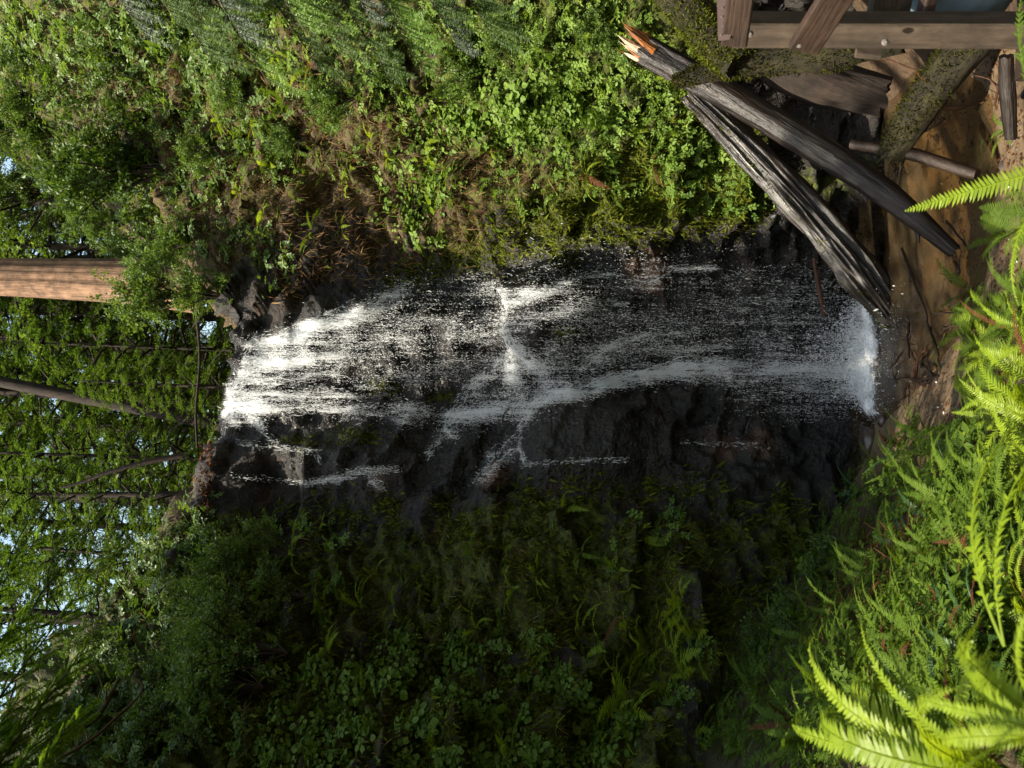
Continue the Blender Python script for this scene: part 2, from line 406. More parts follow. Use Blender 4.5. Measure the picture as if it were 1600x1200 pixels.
def pool_material():
    m = N('pool_water')
    n = m.noise(m.coord((1, 1, 1)), 9, 3, .5); n2 = m.noise(m.coord((1, 2.2, 1)), 34, 2, .5)
    b = m.bump(m.math('ADD', n, m.math('MULTIPLY', n2, .4)), .12, .03)
    g = m('BsdfGlossy', i_Color=(1, 1, 1), i_Roughness=.06, i_Normal=b)
    fr = m('Fresnel', i_IOR=1.33, i_Normal=b)
    murk = m('BsdfDiffuse', i_Color=(.085, .062, .034))
    under = m('MixShader', i_Fac=.28, i_1=m('BsdfTransparent', i_Color=(.80, .70, .52)).outputs[0], i_2=murk.outputs[0])
    x = m('MixShader', i_Fac=fr.outputs[0], i_1=under.outputs[0], i_2=g.outputs[0])
    return m.done(x.outputs[0])
MAT['pool'] = pool_material()
def foam_material():
    m = N('pool_foam')
    d = m.attr('dens')
    n = m.noise(m.coord(), 5, 6, .75); n2 = m.noise(m.coord(), 38, 3, .6)
    f = m.math('MULTIPLY_ADD', m.math('SUBTRACT', m.math('MULTIPLY_ADD', d, 1.15, m.math('MULTIPLY_ADD', n, 1.3, m.math('MULTIPLY', n2, .6))), 1.38), 2.0, 0.0, clamp=True)
    dif = m('BsdfDiffuse', i_Color=(.90, .91, .91))
    f = m.math('MULTIPLY', f, .85)
    x = m('MixShader', i_Fac=f, i_1=m('BsdfTransparent').outputs[0], i_2=dif.outputs[0])
    return m.done(x.outputs[0])
MAT['foam'] = foam_material()

# ------------------------------------------------------------------ cliff
PL = np.array([(-7, -4), (-6.6, 1.5), (-5.8, 5.5), (-4.7, 8.7), (-3.4, 11.3), (-1.9, 13.0), (-.5, 13.7), (1, 13.9), (2.3, 13.7), (3.4, 12.6), (4.5, 11), (5.8, 9), (7, 6.3), (8.2, 3), (9, -4)], float)
prL = np.array([(0, -.6), (.1, 1), (.3, 3.6), (.6, 6.3), (1.0, 8.6), (1.5, 10.2), (2.3, 11.7), (5, 14.2), (13, 18), (60, 32)])
prC = np.array([(0, -.6), (0, 1), (.2, 3.2), (.35, 5.0), (.8, 5.6), (1.05, 7.8), (1.35, 10.15), (5, 10.8), (15, 13), (60, 24)])
prR = np.array([(0, -.6), (.15, 1), (.6, 3), (1.2, 5.2), (1.9, 7.5), (2.6, 9.8), (3.5, 12), (5.5, 16), (12, 24), (60, 48)])
def build_cliff():
    c = curve(PL, 4000)
    L = np.concatenate([[0], np.cumsum(np.linalg.norm(np.diff(c, axis=0), axis=1))])
    # finer where the camera looks
    dens = np.where((c[:, 1] > 8.0), 1.0, 0.25)
    cum = np.cumsum(dens * np.gradient(L)); cum /= cum[-1]
    NS = 470
    idx = np.interp(np.linspace(0, 1, NS), cum, np.arange(4000))
    cx = np.stack([np.interp(idx, np.arange(4000), c[:, k]) for k in (0, 1)], 1)
    # soft normals
    cs = np.stack([np.convolve(np.pad(c[:, k], 300, mode='reflect', reflect_type='odd'), np.ones(301) / 301, 'same')[300:-300] for k in (0, 1)], 1)
    T = np.gradient(cs, axis=0); T = unit(T)
    Nn = np.stack([-T[:, 1], T[:, 0]], 1)
    nn = np.stack([np.interp(idx, np.arange(4000), Nn[:, k]) for k in (0, 1)], 1); nn = unit(nn)
    tk = np.concatenate([np.linspace(0, 6, 300)[:-1], np.linspace(6, 7, 36)[:-1], np.linspace(7, 8, 30)[:-1], np.linspace(8, 9, 24)])
    def prof(p): return np.stack([np.interp(tk, np.arange(10), p[:, k]) for k in (0, 1)], 1)
    a, b, d = prof(prL), prof(prC), prof(prR)
    x = cx[:, 0]
    wl = 1 - smooth(-2.3, -0.9, x); wr = smooth(.9, 2.6, x); wc = 1 - wl - wr
    PR = wl[:, None, None] * a + wc[:, None, None] * b + wr[:, None, None] * d        # NS, NT, 2
    P = np.zeros((NS, len(tk), 3))
    P[..., :2] = cx[:, None] + nn[:, None] * PR[..., :1]
    P[..., 2] = PR[..., 1]
    return P, wl, wr, wc
GRID, WL, WR, WC = build_cliff()
NS, NT = GRID.shape[:2]
def grid_normals(P):
    ds = np.gradient(P, axis=0); dt = np.gradient(P, axis=1)
    n = np.cross(ds, dt); n = unit(n)
    return n
def grid_faces(ns, nt):
    i = np.arange(ns - 1)[:, None]; j = np.arange(nt - 1)[None]
    return np.stack([i * nt + j, (i + 1) * nt + j, (i + 1) * nt + j + 1, i * nt + j + 1], -1).reshape(-1, 4)
CF = grid_faces(NS, NT)
def bvh_of(V, F): return BVHTree.FromPolygons([tuple(v) for v in V.tolist()], F.tolist())

base_bvh = bvh_of(GRID.reshape(-1, 3), CF)
def cast_on(b, px, py):
    d = ray(px, py); h = b.ray_cast(Vector(CAM), Vector(d))
    return (None, None) if h[0] is None else (np.array(h[0]), np.array(h[1]))

def shape_cliff():
    P = GRID.copy(); nrm = grid_normals(P)
    if (nrm[NS // 2, 60] @ np.array([0, -1, 0])) < 0: nrm = -nrm
    flat = P.reshape(-1, 3)
    big = fbm(flat * .45, 3, 1).reshape(NS, NT)
    med = fbm(flat * np.array([1.2, 1.2, .8]), 4, 7).reshape(NS, NT)
    rid = (1 - np.abs(fbm(flat * np.array([1.9, 1.9, 1.5]) + 5, 4, 21)) * 2.2).reshape(NS, NT)
    fine = fbm(flat * 6.5, 3, 31).reshape(NS, NT)
    bil = np.abs(fbm(flat * np.array([3.4, 3.4, 2.2]), 3, 41)).reshape(NS, NT)
    # layered shelves: each juts out at its lip and slopes back above it
    def shelves(sp, warp, wf, seed, pw, tl):
        q = P[..., 2] + tl * P[..., 0] + warp * fbm(flat * wf, 3, seed).reshape(NS, NT)
        w_ = (q / sp) % 1.0; return (1 - w_) ** pw
    amp = np.clip(.55 + 1.2 * vnoise(flat * np.array([1.3, 1.3, 1.0]), 3).reshape(NS, NT), 0, 1.5)
    sh1 = shelves(1.05, .75, .8, 13, 1.3, .45) * amp; sh2 = shelves(.36, .38, 2.2, 14, 1.2, -.25) * (1.5 - amp)
    shr = shelves(.62, .5, 1.1, 15, 2.0, .25) * amp
    wl, wr, wc = (q[:, None] for q in (WL, WR, WC))
    low = 1 - smooth(11, 16, P[..., 2])
    disp = .42 * big + .22 * med * (1 + .4 * wr) + .10 * rid + .045 * fine
    bil2 = np.abs(fbm(flat * np.array([1.5, 1.5, 1.1]) + 3, 3, 47)).reshape(NS, NT)
    disp += wl * (.55 * bil2 - .15) + wc * (.07 * fine + .05 * rid)
    disp += wl * (.30 * bil - .08) + wr * (.24 * bil - .05 + .55 * bil2 - .14) + wc * .24 * (shr - .4) + wl * (.55 * (sh1 - .4) + .20 * (sh2 - .4)) + wr * (.34 * (sh1 - .4) + .16 * (sh2 - .4))
    disp = disp * (.35 + .65 * low)
    # the lip of the fall stays clean
    def blob(px, py, r, amp, sharp=2.0, sz=1.0):
        q, _ = cast_on(base_bvh, px, py)
        if q is None: return 0
        e = P - q; e[..., 2] /= sz
        dd = np.linalg.norm(e, axis=-1) / r
        return amp * np.exp(-dd ** sharp)
    disp += blob(900, 690, .75, .62, 4)            # black boulder the water parts around
    disp += blob(860, 490, .75, .50, 4)            # bulge under the middle ledge
    disp += blob(1010, 425, .42, .40, 3)           # brown knob
    disp += blob(600, 700, .7, .22, 2.5)
    disp += blob(740, 690, .45, .28, 3)
    disp += blob(1080, 900, 1.3, .35, 2) + blob(800, 860, 1.0, .35, 2.5)
    disp += blob(620, 960, 1.0, -.45, 2) + blob(420, 770, .5, -.6, 3)
    disp += blob(950, 330, .9, .35, 3) + blob(1120, 300, .7, .25, 3)
    disp += blob(430, 330, 1.0, .35, 2) + blob(620, 280, .9, -.2, 2)
    disp += blob(1270, 150, 1.1, -1.5, 2)
    q, _ = cast_on(base_bvh, 905, 690); e = P - q; e[..., 2] *= .8
    calm = np.exp(-(np.linalg.norm(e, axis=-1) / .95) ** 4)
    disp = disp * (1 - .85 * calm) + calm * .5
    P = P + nrm * disp[..., None]
    return P
GRID = shape_cliff()
CN = grid_normals(GRID)
CV = GRID.reshape(-1, 3)

# ------------------------------------------------------------------ ground, pool bed and bank
GP = np.array([
    (1, 13.4, -.35), (2.4, 13, -.35), (0, 13.2, -.3), (1, 11.8, -.55), (2.4, 11.6, -.5), (3, 10.7, -.28), (1.6, 10.6, -.25), (3.8, 11.8, -.2),
    (1.0, 9.8, -.02), (2., 9.55, -.02), (3, 9.3, .06), (4.0, 9.4, .28), (4.7, 10.2, .6), (-.4, 12.8, .0), (-1.3, 13.2, .1), (.05, 11.3, .05),
    (0, 9.6, .35), (1, 8.2, .32), (2.3, 8, .38), (4, 7.7, .75), (0, 7, .95), (2, 6, .9), (3.5, 6, 1.15), (0, 4.5, 1.65), (1.5, 4, 1.55), (3, 3.5, 1.65),
    (0, 2, 2.3), (2, 1.5, 2.3), (4, 1, 2.5), (0, -1, 2.6), (-1, 2.5, 2.5), (-2, 2, 2.8), (-1, 4.5, 2.05), (-2, 6, 2.25), (-1.2, 7.6, 1.35), (-2.5, 7.6, 2.15),
    (-1.5, 10, .8), (-2.6, 10.2, 1.5), (-2.2, 12.2, .8), (-3.5, 9.2, 2.4), (-4.5, 6.5, 3.2), (-5, 3, 3.6), (-3.5, 4, 3.0), (-7, 5, 4.5), (7, 5, 2.6), (7, 9, 2.5),
    (-3.1, 12.3, 1.6), (-6, 9.5, 3.8), (0, -7, 2.7), (6, -7, 2.8), (-6, -7, 3.8), (10, 0, 3), (-10, 0, 5), (-9, 10, 6), (9, 12, 4), (0, 17, -1), (4, 16, -.5), (-5, 15, 1)], float)
def rbf(P, q):
    d = np.linalg.norm(P[:, None, :2] - P[None, :, :2], axis=-1)
    n = len(P); A = np.zeros((n + 3, n + 3)); A[:n, :n] = d + .05 * np.eye(n)
    A[:n, n] = 1; A[:n, n + 1:] = P[:, :2]; A[n:, :n] = A[:n, n:].T
    wgt = np.linalg.solve(A, np.concatenate([P[:, 2], [0, 0, 0]]))
    out = np.zeros(len(q))
    for s in range(0, len(q), 20000):
        k = q[s:s + 20000]
        out[s:s + 20000] = np.linalg.norm(k[:, None] - P[None, :, :2], axis=-1) @ wgt[:n] + wgt[n] + k @ wgt[n + 1:]
    return out
gx = np.linspace(-11, 12, 260); gy = np.linspace(-8, 15.5, 270)
GXY = np.stack(np.meshgrid(gx, gy, indexing='ij'), -1)
gz = rbf(GP, GXY.reshape(-1, 2))
g3 = np.concatenate([GXY.reshape(-1, 2), gz[:, None]], 1)
above = smooth(-.05, .5, gz)
gz = gz + above * (.10 * fbm(g3 * 1.4, 3, 5) + .05 * fbm(g3 * 5, 3, 6)) + (1 - above) * .04 * fbm(g3 * 2.5, 3, 8)
GV = np.concatenate([GXY.reshape(-1, 2), gz[:, None]], 1)
GF = grid_faces(len(gx), len(gy))
sand = (1 - smooth(3.2, 3.7, GV[:, 0]) * smooth(8.6, 9.2, GV[:, 1])) * smooth(.7, .1, gz) * smooth(-1.6, -.2, GV[:, 0] + .15 * (GV[:, 1] - 9)) * smooth(7.2, 8.8, GV[:, 1])  # sand left out beside the hollow; darker mud paints its shade
ground = obj('ground', mesh('ground', GV, GF, MAT['ground'], {'sand': sand, 'moss': smooth(.5, 1.4, gz) * .7}, True), kind='structure')
ground_bvh = bvh_of(GV, GF)
cliff_bvh = bvh_of(CV, CF)
def cast(px, py):
    d = ray(px, py); best = None
    for b in (cliff_bvh, ground_bvh):
        h = b.ray_cast(Vector(CAM), Vector(d))
        if h[0] is not None and (best is None or h[3] < best[3]): best = h
    if best is None: return None, None
    n = np.array(best[1]);
    if n @ d > 0: n = -n
    return np.array(best[0]), n
def ground_z(x, y):
    h = ground_bvh.ray_cast(Vector((x, y, 30)), Vector((0, 0, -1))); return h[0].z if h[0] else 0.0
def terrain_z(x, y):
    h = cliff_bvh.ray_cast(Vector((x, y, 60)), Vector((0, 0, -1))); g = ground_z(x, y)
    return max(h[0].z if h[0] else -9, g if h[0] is None else -9)

# where the wall is wet, mossy, earthy (in the wall's own x-z space)
def xz(pts):
    q = [cast_on(cliff_bvh, *p)[0] for p in pts]
    return np.array([k[[0, 2]] for k in q if k is not None and k[1] < 16])
fl = xz([(400, 700), (460, 735), (600, 765), (720, 775), (850, 745), (1000, 735), (1200, 725), (1290, 690)])   # left edge of the water
fr = xz([(440, 510), (480, 500), (560, 470), (640, 440), (780, 420), (900, 400), (1000, 370), (1200, 320)])   # right edge
def side(e, z, left):
    o = np.argsort(e[:, 1]); return np.interp(z, e[o, 1], e[o, 0])
zc = CV[:, 2]; xl = side(fl, zc, 1); xr = side(fr, zc, 0)
nz = fbm(CV * 1.1, 3, 77)
wet = smooth(-.5, .25, CV[:, 0] - xl + .4 * nz) * smooth(-.5, .25, xr - CV[:, 0] + .4 * nz) * smooth(11.0, 10.5, zc)
wr_, wl_ = np.repeat(WR, NT), np.repeat(WL, NT)
dirt = np.clip(wr_ * smooth(2.6, 5.5, zc + 1.2 * nz) * (.78 + .5 * nz) + smooth(10.2, 11, zc) * .8 + wl_ * .30, 0, 1) * (1 - wet)
nz2 = fbm(CV * np.array([1.6, 1.6, 1.2]) + 8, 3, 79)
moss = np.clip((wl_ * (.62 + .75 * nz2) + wr_ * (.75 - .45 * smooth(3.5, 7, zc)) + .25) * (1 - .93 * wet) + .25 * nz, 0, 1)
def near(px, py, r):
    q, _ = cast_on(cliff_bvh, px, py); return np.exp(-(np.linalg.norm(CV - q, axis=1) / r) ** 4)
brown = np.clip(near(1012, 425, .33) + near(1035, 440, .25) + near(768, 738, .28) + near(1130, 700, .22) + near(1190, 690, .25) + .6 * near(590, 752, .2), 0, 1)
hol_shade = smooth(2.9, 3.7, CV[:, 0]) * smooth(3.0, 1.8, zc)  # moss and earth thinned here so dark rock paints the hollow's shade
moss = moss * (1 - .8 * hol_shade); dirt = dirt * (1 - hol_shade)
wet2 = np.clip(wet + .35 * wl_ * smooth(6, 2, zc) + .5 * wr_ * smooth(3.5, 1, zc), 0, 1)
cliff = obj('cliff', mesh('cliff', CV, CF, MAT['cliff'], {'wet': wet2, 'moss': moss * (1 - brown), 'dirt': dirt, 'brown': brown}, True), kind='structure')

# pool
pv = []; n = 40
a = np.linspace(-3, 7, 60); b = np.linspace(8.5, 15.2, 60)
PXY = np.stack(np.meshgrid(a, b, indexing='ij'), -1).reshape(-1, 2)
pool = obj('pool_water', mesh('pool_water', np.concatenate([PXY, np.zeros((len(PXY), 1))], 1), grid_faces(60, 60), MAT['pool'], None, True), kind='structure')

# ------------------------------------------------------------------ waterfall
SEG = [  # px, py, px, py, half width, weight  (photo pixels, used once to find the place on the wall)
    (352, 655, 398, 522, 8, 1.1), (388, 542, 450, 522, 12, 1.15), (398, 565, 470, 552, 8, .8), (375, 580, 420, 572, 8, 1.0), (360, 630, 410, 626, 8, 1.0), (440, 525, 520, 502, 12, 1.1), (510, 500, 580, 478, 14, .75), (560, 485, 640, 450, 15, .6),
    (395, 560, 470, 545, 12, .7), (368, 598, 440, 592, 9, 1.05), (440, 592, 525, 582, 8, .75), (378, 572, 455, 566, 8, 1.0), (455, 566, 520, 556, 8, .65), (362, 618, 440, 616, 8, .9), (440, 616, 540, 612, 7, .55), (525, 592, 540, 520, 6, .5), (355, 640, 420, 636, 9, .9), (420, 636, 560, 636, 10, .5), (500, 640, 640, 640, 12, .45),
    (362, 615, 400, 585, 7, .8), (365, 625, 405, 660, 7, .8), (358, 600, 365, 660, 7, .9), (380, 575, 410, 560, 10, .9),
    (400, 665, 430, 690, 4, .6), (365, 690, 490, 705, 2.5, .7), (360, 742, 470, 755, 2.2, .6), (470, 757, 560, 738, 4, .7), (540, 738, 620, 732, 5, .6), (490, 706, 500, 722, 4, .5), (575, 742, 590, 760, 6, .6),
    (620, 655, 660, 645, 14, .4), (560, 600, 780, 560, 30, .22), (480, 540, 780, 500, 38, .30), (420, 560, 520, 560, 30, .25), (600, 460, 780, 450, 26, .28),
    (655, 505, 760, 530, 14, .35), (560, 530, 660, 540, 14, .35),
    (780, 448, 791, 480, 7, .8), (791, 480, 785, 512, 8, 1.05), (785, 512, 798, 552, 8, .95), (794, 470, 822, 455, 9, .7), (796, 500, 830, 505, 9, .6), (798, 540, 828, 572, 9, .75), (800, 470, 860, 448, 12, .42), (800, 500, 880, 486, 16, .38), (795, 535, 850, 590, 13, .8), (790, 550, 800, 600, 14, .7), (800, 475, 900, 432, 7, .5), (900, 432, 960, 428, 5, .45),
    (782, 560, 735, 605, 14, .65), (735, 605, 695, 670, 12, .4), (700, 655, 760, 640, 15, .8), (695, 660, 705, 680, 7, .8), (745, 640, 820, 625, 20, .5), (670, 710, 690, 680, 5, .55), (672, 712, 668, 718, 3, .5),
    (818, 722, 810, 690, 3.5, .7), (810, 690, 814, 665, 4, .7), (812, 670, 835, 632, 6, .8), (835, 632, 880, 612, 9, 1.1), (800, 700, 740, 752, 9, .4), (800, 680, 760, 720, 10, .4), (810, 640, 870, 600, 18, .6),
    (880, 612, 960, 588, 11, 1.05), (950, 590, 1060, 572, 12, .95), (1050, 572, 1110, 568, 16, .85), (1080, 570, 1220, 578, 24, .55), (1200, 570, 1350, 585, 45, .45), (900, 580, 960, 540, 7, .6), (960, 538, 1015, 522, 6, .6), (1015, 520, 1060, 520, 9, .5),
    (1000, 540, 1120, 540, 20, .35), (860, 560, 980, 540, 25, .3),
    (880, 720, 980, 718, 2.5, .55), (815, 725, 880, 722, 2.5, .6), (1060, 690, 1200, 700, 2.2, .4), (1090, 660, 1180, 690, 3, .3),
    (1010, 440, 1045, 425, 8, .5), (1045, 420, 1120, 418, 4, .6), (1000, 400, 1020, 450, 9, .35), (1015, 470, 1005, 495, 10, .35), (960, 470, 980, 480, 5, .45), (905, 468, 960, 470, 4, .45),
    (820, 440, 1320, 450, 55, .17), (900, 500, 1330, 520, 50, .22), (1100, 480, 1340, 470, 45, .22), (1150, 620, 1350, 620, 30, .22), (1230, 660, 1290, 640, 8, .3),
]
PX = np.arange(336, 1408, 4.0); PY = np.arange(330, 802, 4.0)
gxx, gyy = np.meshgrid(PX, PY, indexing='ij')
DEN = np.zeros_like(gxx); DSUM = np.zeros_like(gxx)
wob = 9 * fbm(np.stack([gxx.ravel() / 45, gyy.ravel() / 45, 0 * gxx.ravel()], 1), 3, 55).reshape(gxx.shape)
wob2 = 9 * fbm(np.stack([gxx.ravel() / 45, gyy.ravel() / 45, 0 * gxx.ravel() + 9], 1), 3, 65).reshape(gxx.shape)
for x0, y0, x1, y1, hw, wt in SEG:
    dx, dy = x1 - x0, y1 - y0; l2 = dx * dx + dy * dy + 1e-6
    k = min(1.0, .45 + hw / 12); hw = hw * (1.25 if hw < 8 else 1.0); wt = wt * (.75 if hw < 8 else 1.0)
    ax, ay = gxx + wob * k, gyy + wob2 * k
    t = np.clip(((ax - x0) * dx + (ay - y0) * dy) / l2, 0, 1)
    d2 = (ax - x0 - t * dx) ** 2 + (ay - y0 - t * dy) ** 2
    g = wt * np.exp(-d2 / (hw * hw))
    DEN = np.maximum(DEN, g); DSUM += g * .35
DEN = np.clip(np.maximum(DEN, DSUM), 0, 1.25)
q_ = np.stack([gxx.ravel(), gyy.ravel(), 0 * gxx.ravel()], 1)
stre = (.58 + .95 * fbm(q_ * np.array([1 / 38, 1 / 6, 1]), 3, 81) + .45 * fbm(q_ / 26, 3, 83)).reshape(gxx.shape)
DEN = DEN * np.clip(stre + .18, .18, 1.35)
DEP = np.full(gxx.shape, np.nan)
for i in range(gxx.shape[0]):
    for j in range(gxx.shape[1]):
        h = cliff_bvh.ray_cast(Vector(CAM), Vector(ray(PX[i], PY[j])))
        if h[0] is not None and h[3] < 18.5: DEP[i, j] = h[3]
# over the lip and in hollows the water keeps to its own smooth curve
for i in range(gxx.shape[0] - 2, -1, -1):
    bad = np.isnan(DEP[i]); DEP[i, bad] = DEP[i + 1, bad] + .02
DEP = np.where(np.isnan(DEP), 15.0, DEP)
def blur(a, k, ax):
    ker = np.hanning(k + 2)[1:-1]; ker /= ker.sum()
    return np.apply_along_axis(lambda r: np.convolve(np.pad(r, k // 2, mode='edge'), ker, 'valid'), ax, a)
SM = blur(blur(DEP, 21, 0), 11, 1)
SHD = np.minimum(SM, DEP) - .05
RAYS = np.array([[ray(x, y) for y in PY] for x in PX])
SHP = CAM + RAYS * SHD[..., None]
edge = DEN.copy(); edge[:, 0] = edge[:, -1] = 0
keep = (DEN > .03)
fq = grid_faces(*gxx.shape); fq = fq[keep.ravel()[fq].any(1)]
used = np.unique(fq); remap = np.full(gxx.size, -1); remap[used] = np.arange(len(used))
waterfall = obj('waterfall', mesh('waterfall', SHP.reshape(-1, 3)[used], remap[fq], MAT['water_sheet'], {'dens': DEN.ravel()[used]}, True), kind='structure')
# threads of drops falling from the sheet
def threads(nt, L, W, out, power, step, lmax):
    p = (np.clip(DEN, 0, 1.1) ** power).ravel(); p = p / p.sum()
    c = rng.choice(gxx.size, nt, p=p); P = []
    px0, py0 = gxx.ravel()[c] + rng.uniform(-3, 3, nt), gyy.ravel()[c] + rng.uniform(-3, 3, nt)
    ln = np.minimum(rng.exponential(lmax, nt) + 6, 170)
    og = out * rng.random(nt) ** 2
    for k in range(int(170 / step)):
        d = (k + rng.random(nt)) * step; on = d < ln
        px = px0 + d; py = py0 + .03 * d + np.sin(d / 17 + px0) * 1.1 + rng.normal(0, .55, nt)
        ii = np.clip(((px - PX[0]) / 4).astype(int), 0, gxx.shape[0] - 1); jj = np.clip(((py - PY[0]) / 4).astype(int), 0, gxx.shape[1] - 1)
        on &= rng.random(nt) < np.clip(DEN[ii, jj] * 1.6, 0, .95)
        on &= px < 1338 + (py - 420) * .17 + rng.normal(0, 8, nt)
        dd = unit(F0[None] + ((600 - py) / FPX)[:, None] * RR + ((800 - px) / FPX)[:, None] * UU)
        q = CAM + dd * (SHD[ii, jj] - og - .0008 * d)[:, None]
        P.append(q[on])
    P = np.concatenate(P); nd = len(P); s = rng.lognormal(0, .5, nd)
    D = np.stack([rng.normal(0, .3, nd), rng.normal(0, .3, nd), -np.ones(nd)], 1)
    return scatter((DROP[0][:, [0, 2, 1]], DROP[1]), P, D, np.tile([[1.0, .2, 0]], (nd, 1)), L * s, W * s ** .6)
def flows():
    """drops that run along the visible veins of water"""
    P, D = [], []
    for x0, y0, x1, y1, hw, wt in SEG:
        if hw > 21 or wt < .4: continue
        ln = math.hypot(x1 - x0, y1 - y0); n = int(ln * hw ** .8 * wt * .55) + 10
        t = rng.random(n); nx, ny = -(y1 - y0) / ln, (x1 - x0) / ln
        lane = np.round(rng.normal(0, .55, n) * 3) / 3 + rng.normal(0, .07, n)
        px = x0 + (x1 - x0) * t + nx * lane * hw + rng.normal(0, .6, n); py = y0 + (y1 - y0) * t + ny * lane * hw + 3.5 * np.sin(t * ln / 14 + lane * 5)
        ii = np.clip(((px - PX[0]) / 4).astype(int), 0, gxx.shape[0] - 1); jj = np.clip(((py - PY[0]) / 4).astype(int), 0, gxx.shape[1] - 1)
        dd = unit(F0[None] + ((600 - py) / FPX)[:, None] * RR + ((800 - px) / FPX)[:, None] * UU)
        P.append(CAM + dd * (SHD[ii, jj] - .08 * rng.random(n))[:, None])
        sg = 1 if x1 >= x0 else -1
        dv = (RR * -(y1 - y0) + UU * -(x1 - x0)) * sg; dv = unit(dv + np.array([0, 0, -.35 * ln]))
        D.append(np.tile(dv, (n, 1)) + rng.normal(0, .18, (n, 3)))
    P, D = np.concatenate(P), np.concatenate(D); nd = len(P); s = rng.lognormal(0, .5, nd)
    return scatter((DROP[0][:, [0, 2, 1]], DROP[1]), P, D, np.tile([[1.0, .2, .1]], (nd, 1)), .040 * s, .0065 * s ** .6)
mb = MB(); cnt = 0
t = flows(); cnt += len(t[1]) // 6; mb.add(*t)
for a in ((8600, .028, .0056, .12, 1.15, 2.8, 34), (8000, .016, .0064, .50, .85, 4.0, 50), (5200, .011, .0058, .8, .5, 5.0, 80)):
    t = threads(*a); cnt += len(t[1]) // 6; mb.add(*t)
print('DROPS', cnt)
sp = obj('falling_drops', mb.mesh('falling_drops', MAT['drops']), waterfall, kind='stuff')
# splash where the water strikes the pool
nd = 30000
t = np.clip(rng.beta(2.6, 2.0, nd), 0, 1); c0, c1 = at(1352, 440, 13.35), at(1372, 640, 13.0)
P = c0[None] * (1 - t)[:, None] + c1[None] * t[:, None]
core = np.exp(-((t - .55) / .33) ** 2)
P[:, 0] += rng.normal(0, .07, nd); P[:, 1] += rng.normal(0, .10, nd) * (.5 + core) + .22 * fbm(np.stack([t * 7, 0 * t, 0 * t], 1), 3, 33)
far = rng.random(nd) < .12; P[far, 1] -= rng.exponential(.28, far.sum()); P[far, 0] += rng.normal(0, .25, far.sum()); P[:, 2] = rng.exponential(.14, nd) * (.25 + 1.3 * core) + .01
s = rng.lognormal(0, .5, nd)
D = unit(np.stack([rng.normal(0, .5, nd), rng.normal(-.2, .5, nd), rng.normal(.5, .5, nd)], 1))
V, F, r = scatter((DROP[0][:, [0, 2, 1]], DROP[1]), P, D, np.tile([[1, .3, .2]], (nd, 1)), .016 * s, .0065 * s)
mb = MB(); mb.add(V, F, r)
obj('splash', mb.mesh('splash', MAT['drops']), waterfall, kind='stuff')
a = np.linspace(-1.2, 3.2, 120); b = np.linspace(11.9, 14.2, 70)
XY = np.stack(np.meshgrid(a, b, indexing='ij'), -1).reshape(-1, 2)
tt = np.clip((XY[:, 0] - c1[0]) / (c0[0] - c1[0]), -.15, 1.1)
yl = c1[1] + (c0[1] - c1[1]) * tt + .22 * fbm(np.stack([(1 - tt) * 7, 0 * tt, 0 * tt], 1), 3, 33)
ex = np.where(tt < 0, (tt / .15) ** 2, np.where(tt > 1, ((tt - 1) / .1) ** 2, 0))
dn = np.exp(-((XY[:, 1] - yl + .02) / np.where(XY[:, 1] < yl, .36 + .25 * fbm(np.concatenate([XY * 2.2, 0 * XY[:, :1]], 1), 3, 93), .45)) ** 2) * np.exp(-ex * 2.5) * (.50 + .62 * np.exp(-((tt - .42) / .34) ** 2))
hz = .012 + dn * .10 * (1 + .8 * fbm(np.concatenate([XY * 6, 0 * XY[:, :1]], 1), 3, 91))
obj('foam', mesh('foam', np.concatenate([XY, hz[:, None]], 1), grid_faces(120, 70), MAT['foam'], {'dens': dn}, True), waterfall, kind='stuff')
# ------------------------------------------------------------------ ferns
def frond(L=1.0, n=34, W=.085, arch=1.2, stalk=.12, curl=0.0, seed=0, wid=1.0, detail=1, twist=0.0):
    """one pinnate frond from the origin along +y, arching over; leaflets in pairs"""
    r = np.random.default_rng(seed); m = 24
    t = np.linspace(0, 1, m); ang = -arch * (t ** 1.35) - curl * np.clip((t - .8) / .2, 0, 1) ** 2
    d = np.stack([twist * t * t, np.cos(ang), np.sin(ang)], 1)
    p = np.concatenate([[[0, 0, 0]], np.cumsum(d[:-1] * L / (m - 1), axis=0)])
    mb = MB()
    V, Q = tube(p, np.linspace(.0065, .0015, m) * L ** .5, 4); mb.add(V, Q, .55)
    T = unit(np.gradient(p, axis=0)); X = np.tile([[1.0, 0, 0]], (m, 1)); Z = unit(np.cross(X, T))
    tt = np.linspace(stalk, .985, n)
    PV, PD, PN, PLn, PW = [], [], [], [], []
    for k, a in enumerate(tt):
        b = p[0] * 0 + np.array([np.interp(a, t, p[:, c]) for c in range(3)])
        tx = np.array([np.interp(a, t, T[:, c]) for c in range(3)]); zx = np.array([np.interp(a, t, Z[:, c]) for c in range(3)])
        u = (a - stalk) / (1 - stalk)
        prof = min(1.0, u / .10 * .5 + .5) * (1 - u ** 2.2) ** .75 + .03
        for sgn in (-1, 1):
            lw = W * prof * r.uniform(.88, 1.08)
            sweep = .25 + .55 * u
            dd = np.array([sgn, 0, 0]) * 1.0 + tx * sweep + zx * r.normal(-.05, .13)
            PV.append(b); PD.append(dd); PN.append(zx + np.array([sgn, 0, 0]) * .12 + r.normal(0, .1, 3)); PLn.append(lw); PW.append(wid * L * (1 - stalk) / n * .78 * (.55 + .45 * prof))
    PV, PD, PN = map(np.array, (PV, PD, PN))
    TV = np.array([[-.5, 0, 0], [.5, .02, 0], [.46, .5, .10], [-.42, .55, .10], [.10, 1, -.10]]); TF = np.array([[0, 1, 2], [0, 2, 3], [3, 2, 4]])
    V, F, rn = scatter((TV, TF), PV, PD, PN, np.array(PLn), np.array(PW))
    mb.add(V, F, rn * .5 + .25)
    return mb
FR = {}
